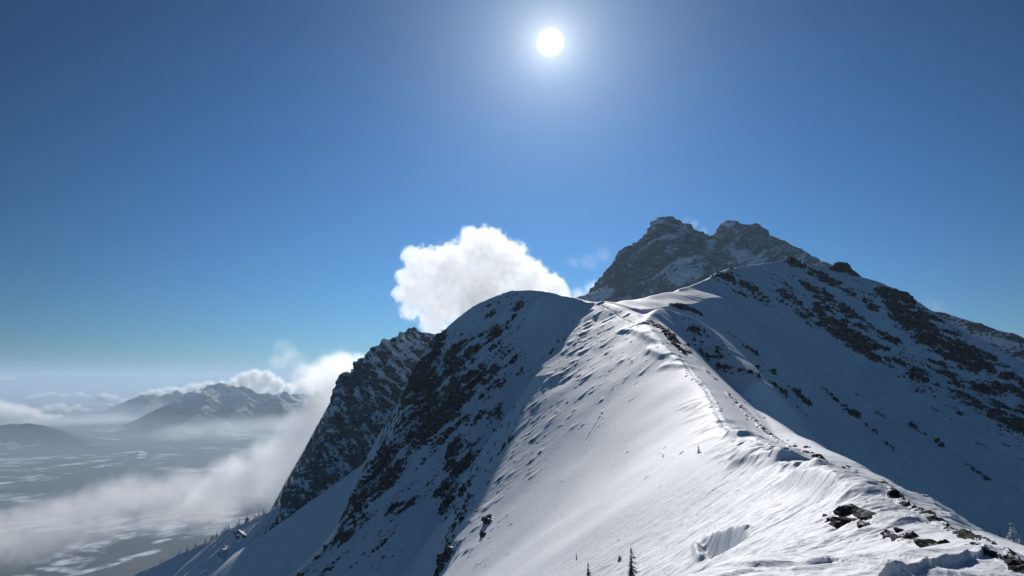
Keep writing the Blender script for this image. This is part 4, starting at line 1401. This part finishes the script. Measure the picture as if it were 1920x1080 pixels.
# ================================================================== SKY + SUN
w = bpy.data.worlds.new('World')
sc.world = w
w.use_nodes = True
nt = w.node_tree
nt.nodes.clear()
wo = nt.nodes.new('ShaderNodeOutputWorld')
bg = nt.nodes.new('ShaderNodeBackground')
sky = nt.nodes.new('ShaderNodeTexSky')
sky.sky_type = 'NISHITA'
sky.sun_disc = False
sky.sun_elevation = SUN_EL
sky.sun_rotation = SUN_AZ
sky.altitude = 2200
sky.air_density = 1.0
sky.dust_density = 0.05
sky.ozone_density = 2.0
SKY = 0.072
tint = nt.nodes.new('ShaderNodeMix'); tint.data_type = 'RGBA'; tint.blend_type = 'MULTIPLY'
tint.inputs[0].default_value = 1
tint.inputs[7].default_value = (.31, .70, 1.07, 1)
nt.links.new(sky.outputs[0], tint.inputs[6])
nt.links.new(tint.outputs[2], bg.inputs['Color'])
# the glare of the air close round the sun and its disc
tc = nt.nodes.new('ShaderNodeTexCoord')


def wm(op, a, b=None):
    nd = nt.nodes.new('ShaderNodeMath'); nd.operation = op
    for i, v in enumerate((a, b)):
        if v is None: continue
        if isinstance(v, bpy.types.NodeSocket): nt.links.new(v, nd.inputs[i])
        else: nd.inputs[i].default_value = v
    return nd.outputs[0]


nv = nt.nodes.new('ShaderNodeVectorMath'); nv.operation = 'NORMALIZE'
nt.links.new(tc.outputs['Generated'], nv.inputs[0])
dt = nt.nodes.new('ShaderNodeVectorMath'); dt.operation = 'DOT_PRODUCT'
nt.links.new(nv.outputs[0], dt.inputs[0])
dt.inputs[1].default_value = SUN_DIR
ang = wm('MULTIPLY', wm('ARCCOSINE', wm('MINIMUM', dt.outputs['Value'], 1.0)), 180 / math.pi)


def glow(strength, col, expr):
    b = nt.nodes.new('ShaderNodeBackground')
    b.inputs['Color'].default_value = (*col, 1)
    nt.links.new(wm('MULTIPLY', expr, strength), b.inputs['Strength'])
    return b.outputs[0]


def addsh(a, b):
    nd = nt.nodes.new('ShaderNodeAddShader')
    nt.links.new(a, nd.inputs[0]); nt.links.new(b, nd.inputs[1])
    return nd.outputs[0]


def expo(width):
    return wm('EXPONENT', wm('MULTIPLY', ang, -1.0 / width))


disc = nt.nodes.new('ShaderNodeMapRange'); disc.interpolation_type = 'SMOOTHSTEP'
disc.inputs['From Min'].default_value = 1.05; disc.inputs['From Max'].default_value = .3
nt.links.new(ang, disc.inputs['Value'])
surf = bg.outputs[0]
surf = addsh(surf, glow(3.0, (1, .97, .9), disc.outputs['Result']))
surf = addsh(surf, glow(.8, (1, .92, .78), expo(1.0)))
surf = addsh(surf, glow(.5, (.8, .92, 1), expo(4.4)))
surf = addsh(surf, glow(.14, (.6, .8, 1), expo(10.0)))
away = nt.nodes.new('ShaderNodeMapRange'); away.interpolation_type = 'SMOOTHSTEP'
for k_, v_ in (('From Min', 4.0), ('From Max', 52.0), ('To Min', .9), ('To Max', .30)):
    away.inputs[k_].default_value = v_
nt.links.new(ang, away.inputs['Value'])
sz = nt.nodes.new('ShaderNodeSeparateXYZ')
nt.links.new(nv.outputs[0], sz.inputs[0])
up_ = nt.nodes.new('ShaderNodeMapRange')
for k_, v_ in (('From Min', .0), ('From Max', .42), ('To Min', 1.25), ('To Max', .72)):
    up_.inputs[k_].default_value = v_
nt.links.new(sz.outputs[2], up_.inputs['Value'])
anti_fill = nt.nodes.new('ShaderNodeMapRange'); anti_fill.interpolation_type = 'SMOOTHSTEP'  # added fill light: lifts the sky opposite the sun, behind the camera
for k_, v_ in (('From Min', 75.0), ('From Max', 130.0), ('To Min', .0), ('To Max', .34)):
    anti_fill.inputs[k_].default_value = v_
nt.links.new(ang, anti_fill.inputs['Value'])
nt.links.new(wm('MULTIPLY', wm('MULTIPLY', wm('ADD', away.outputs['Result'], anti_fill.outputs['Result']), up_.outputs['Result']), SKY), bg.inputs['Strength'])
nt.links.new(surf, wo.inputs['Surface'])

sl = bpy.data.lights.new('sun', 'SUN')
sl.energy = 3.5
sl.angle = R(0.53)
sl.color = (1.0, 0.975, 0.94)
so = bpy.data.objects.new('sun', sl)
COL.objects.link(so)
so.rotation_euler = SUN_DIR.to_track_quat('Z', 'Y').to_euler()

vs = sc.view_settings
vs.view_transform = 'Standard'
vs.look = 'None'
vs.exposure = 0.12
vs.gamma = 1.0
sc.cycles.use_denoising = True
sc.cycles.max_bounces = 14
sc.cycles.diffuse_bounces = 3
sc.cycles.volume_bounces = 12
sc.cycles.volume_step_rate = 0.5
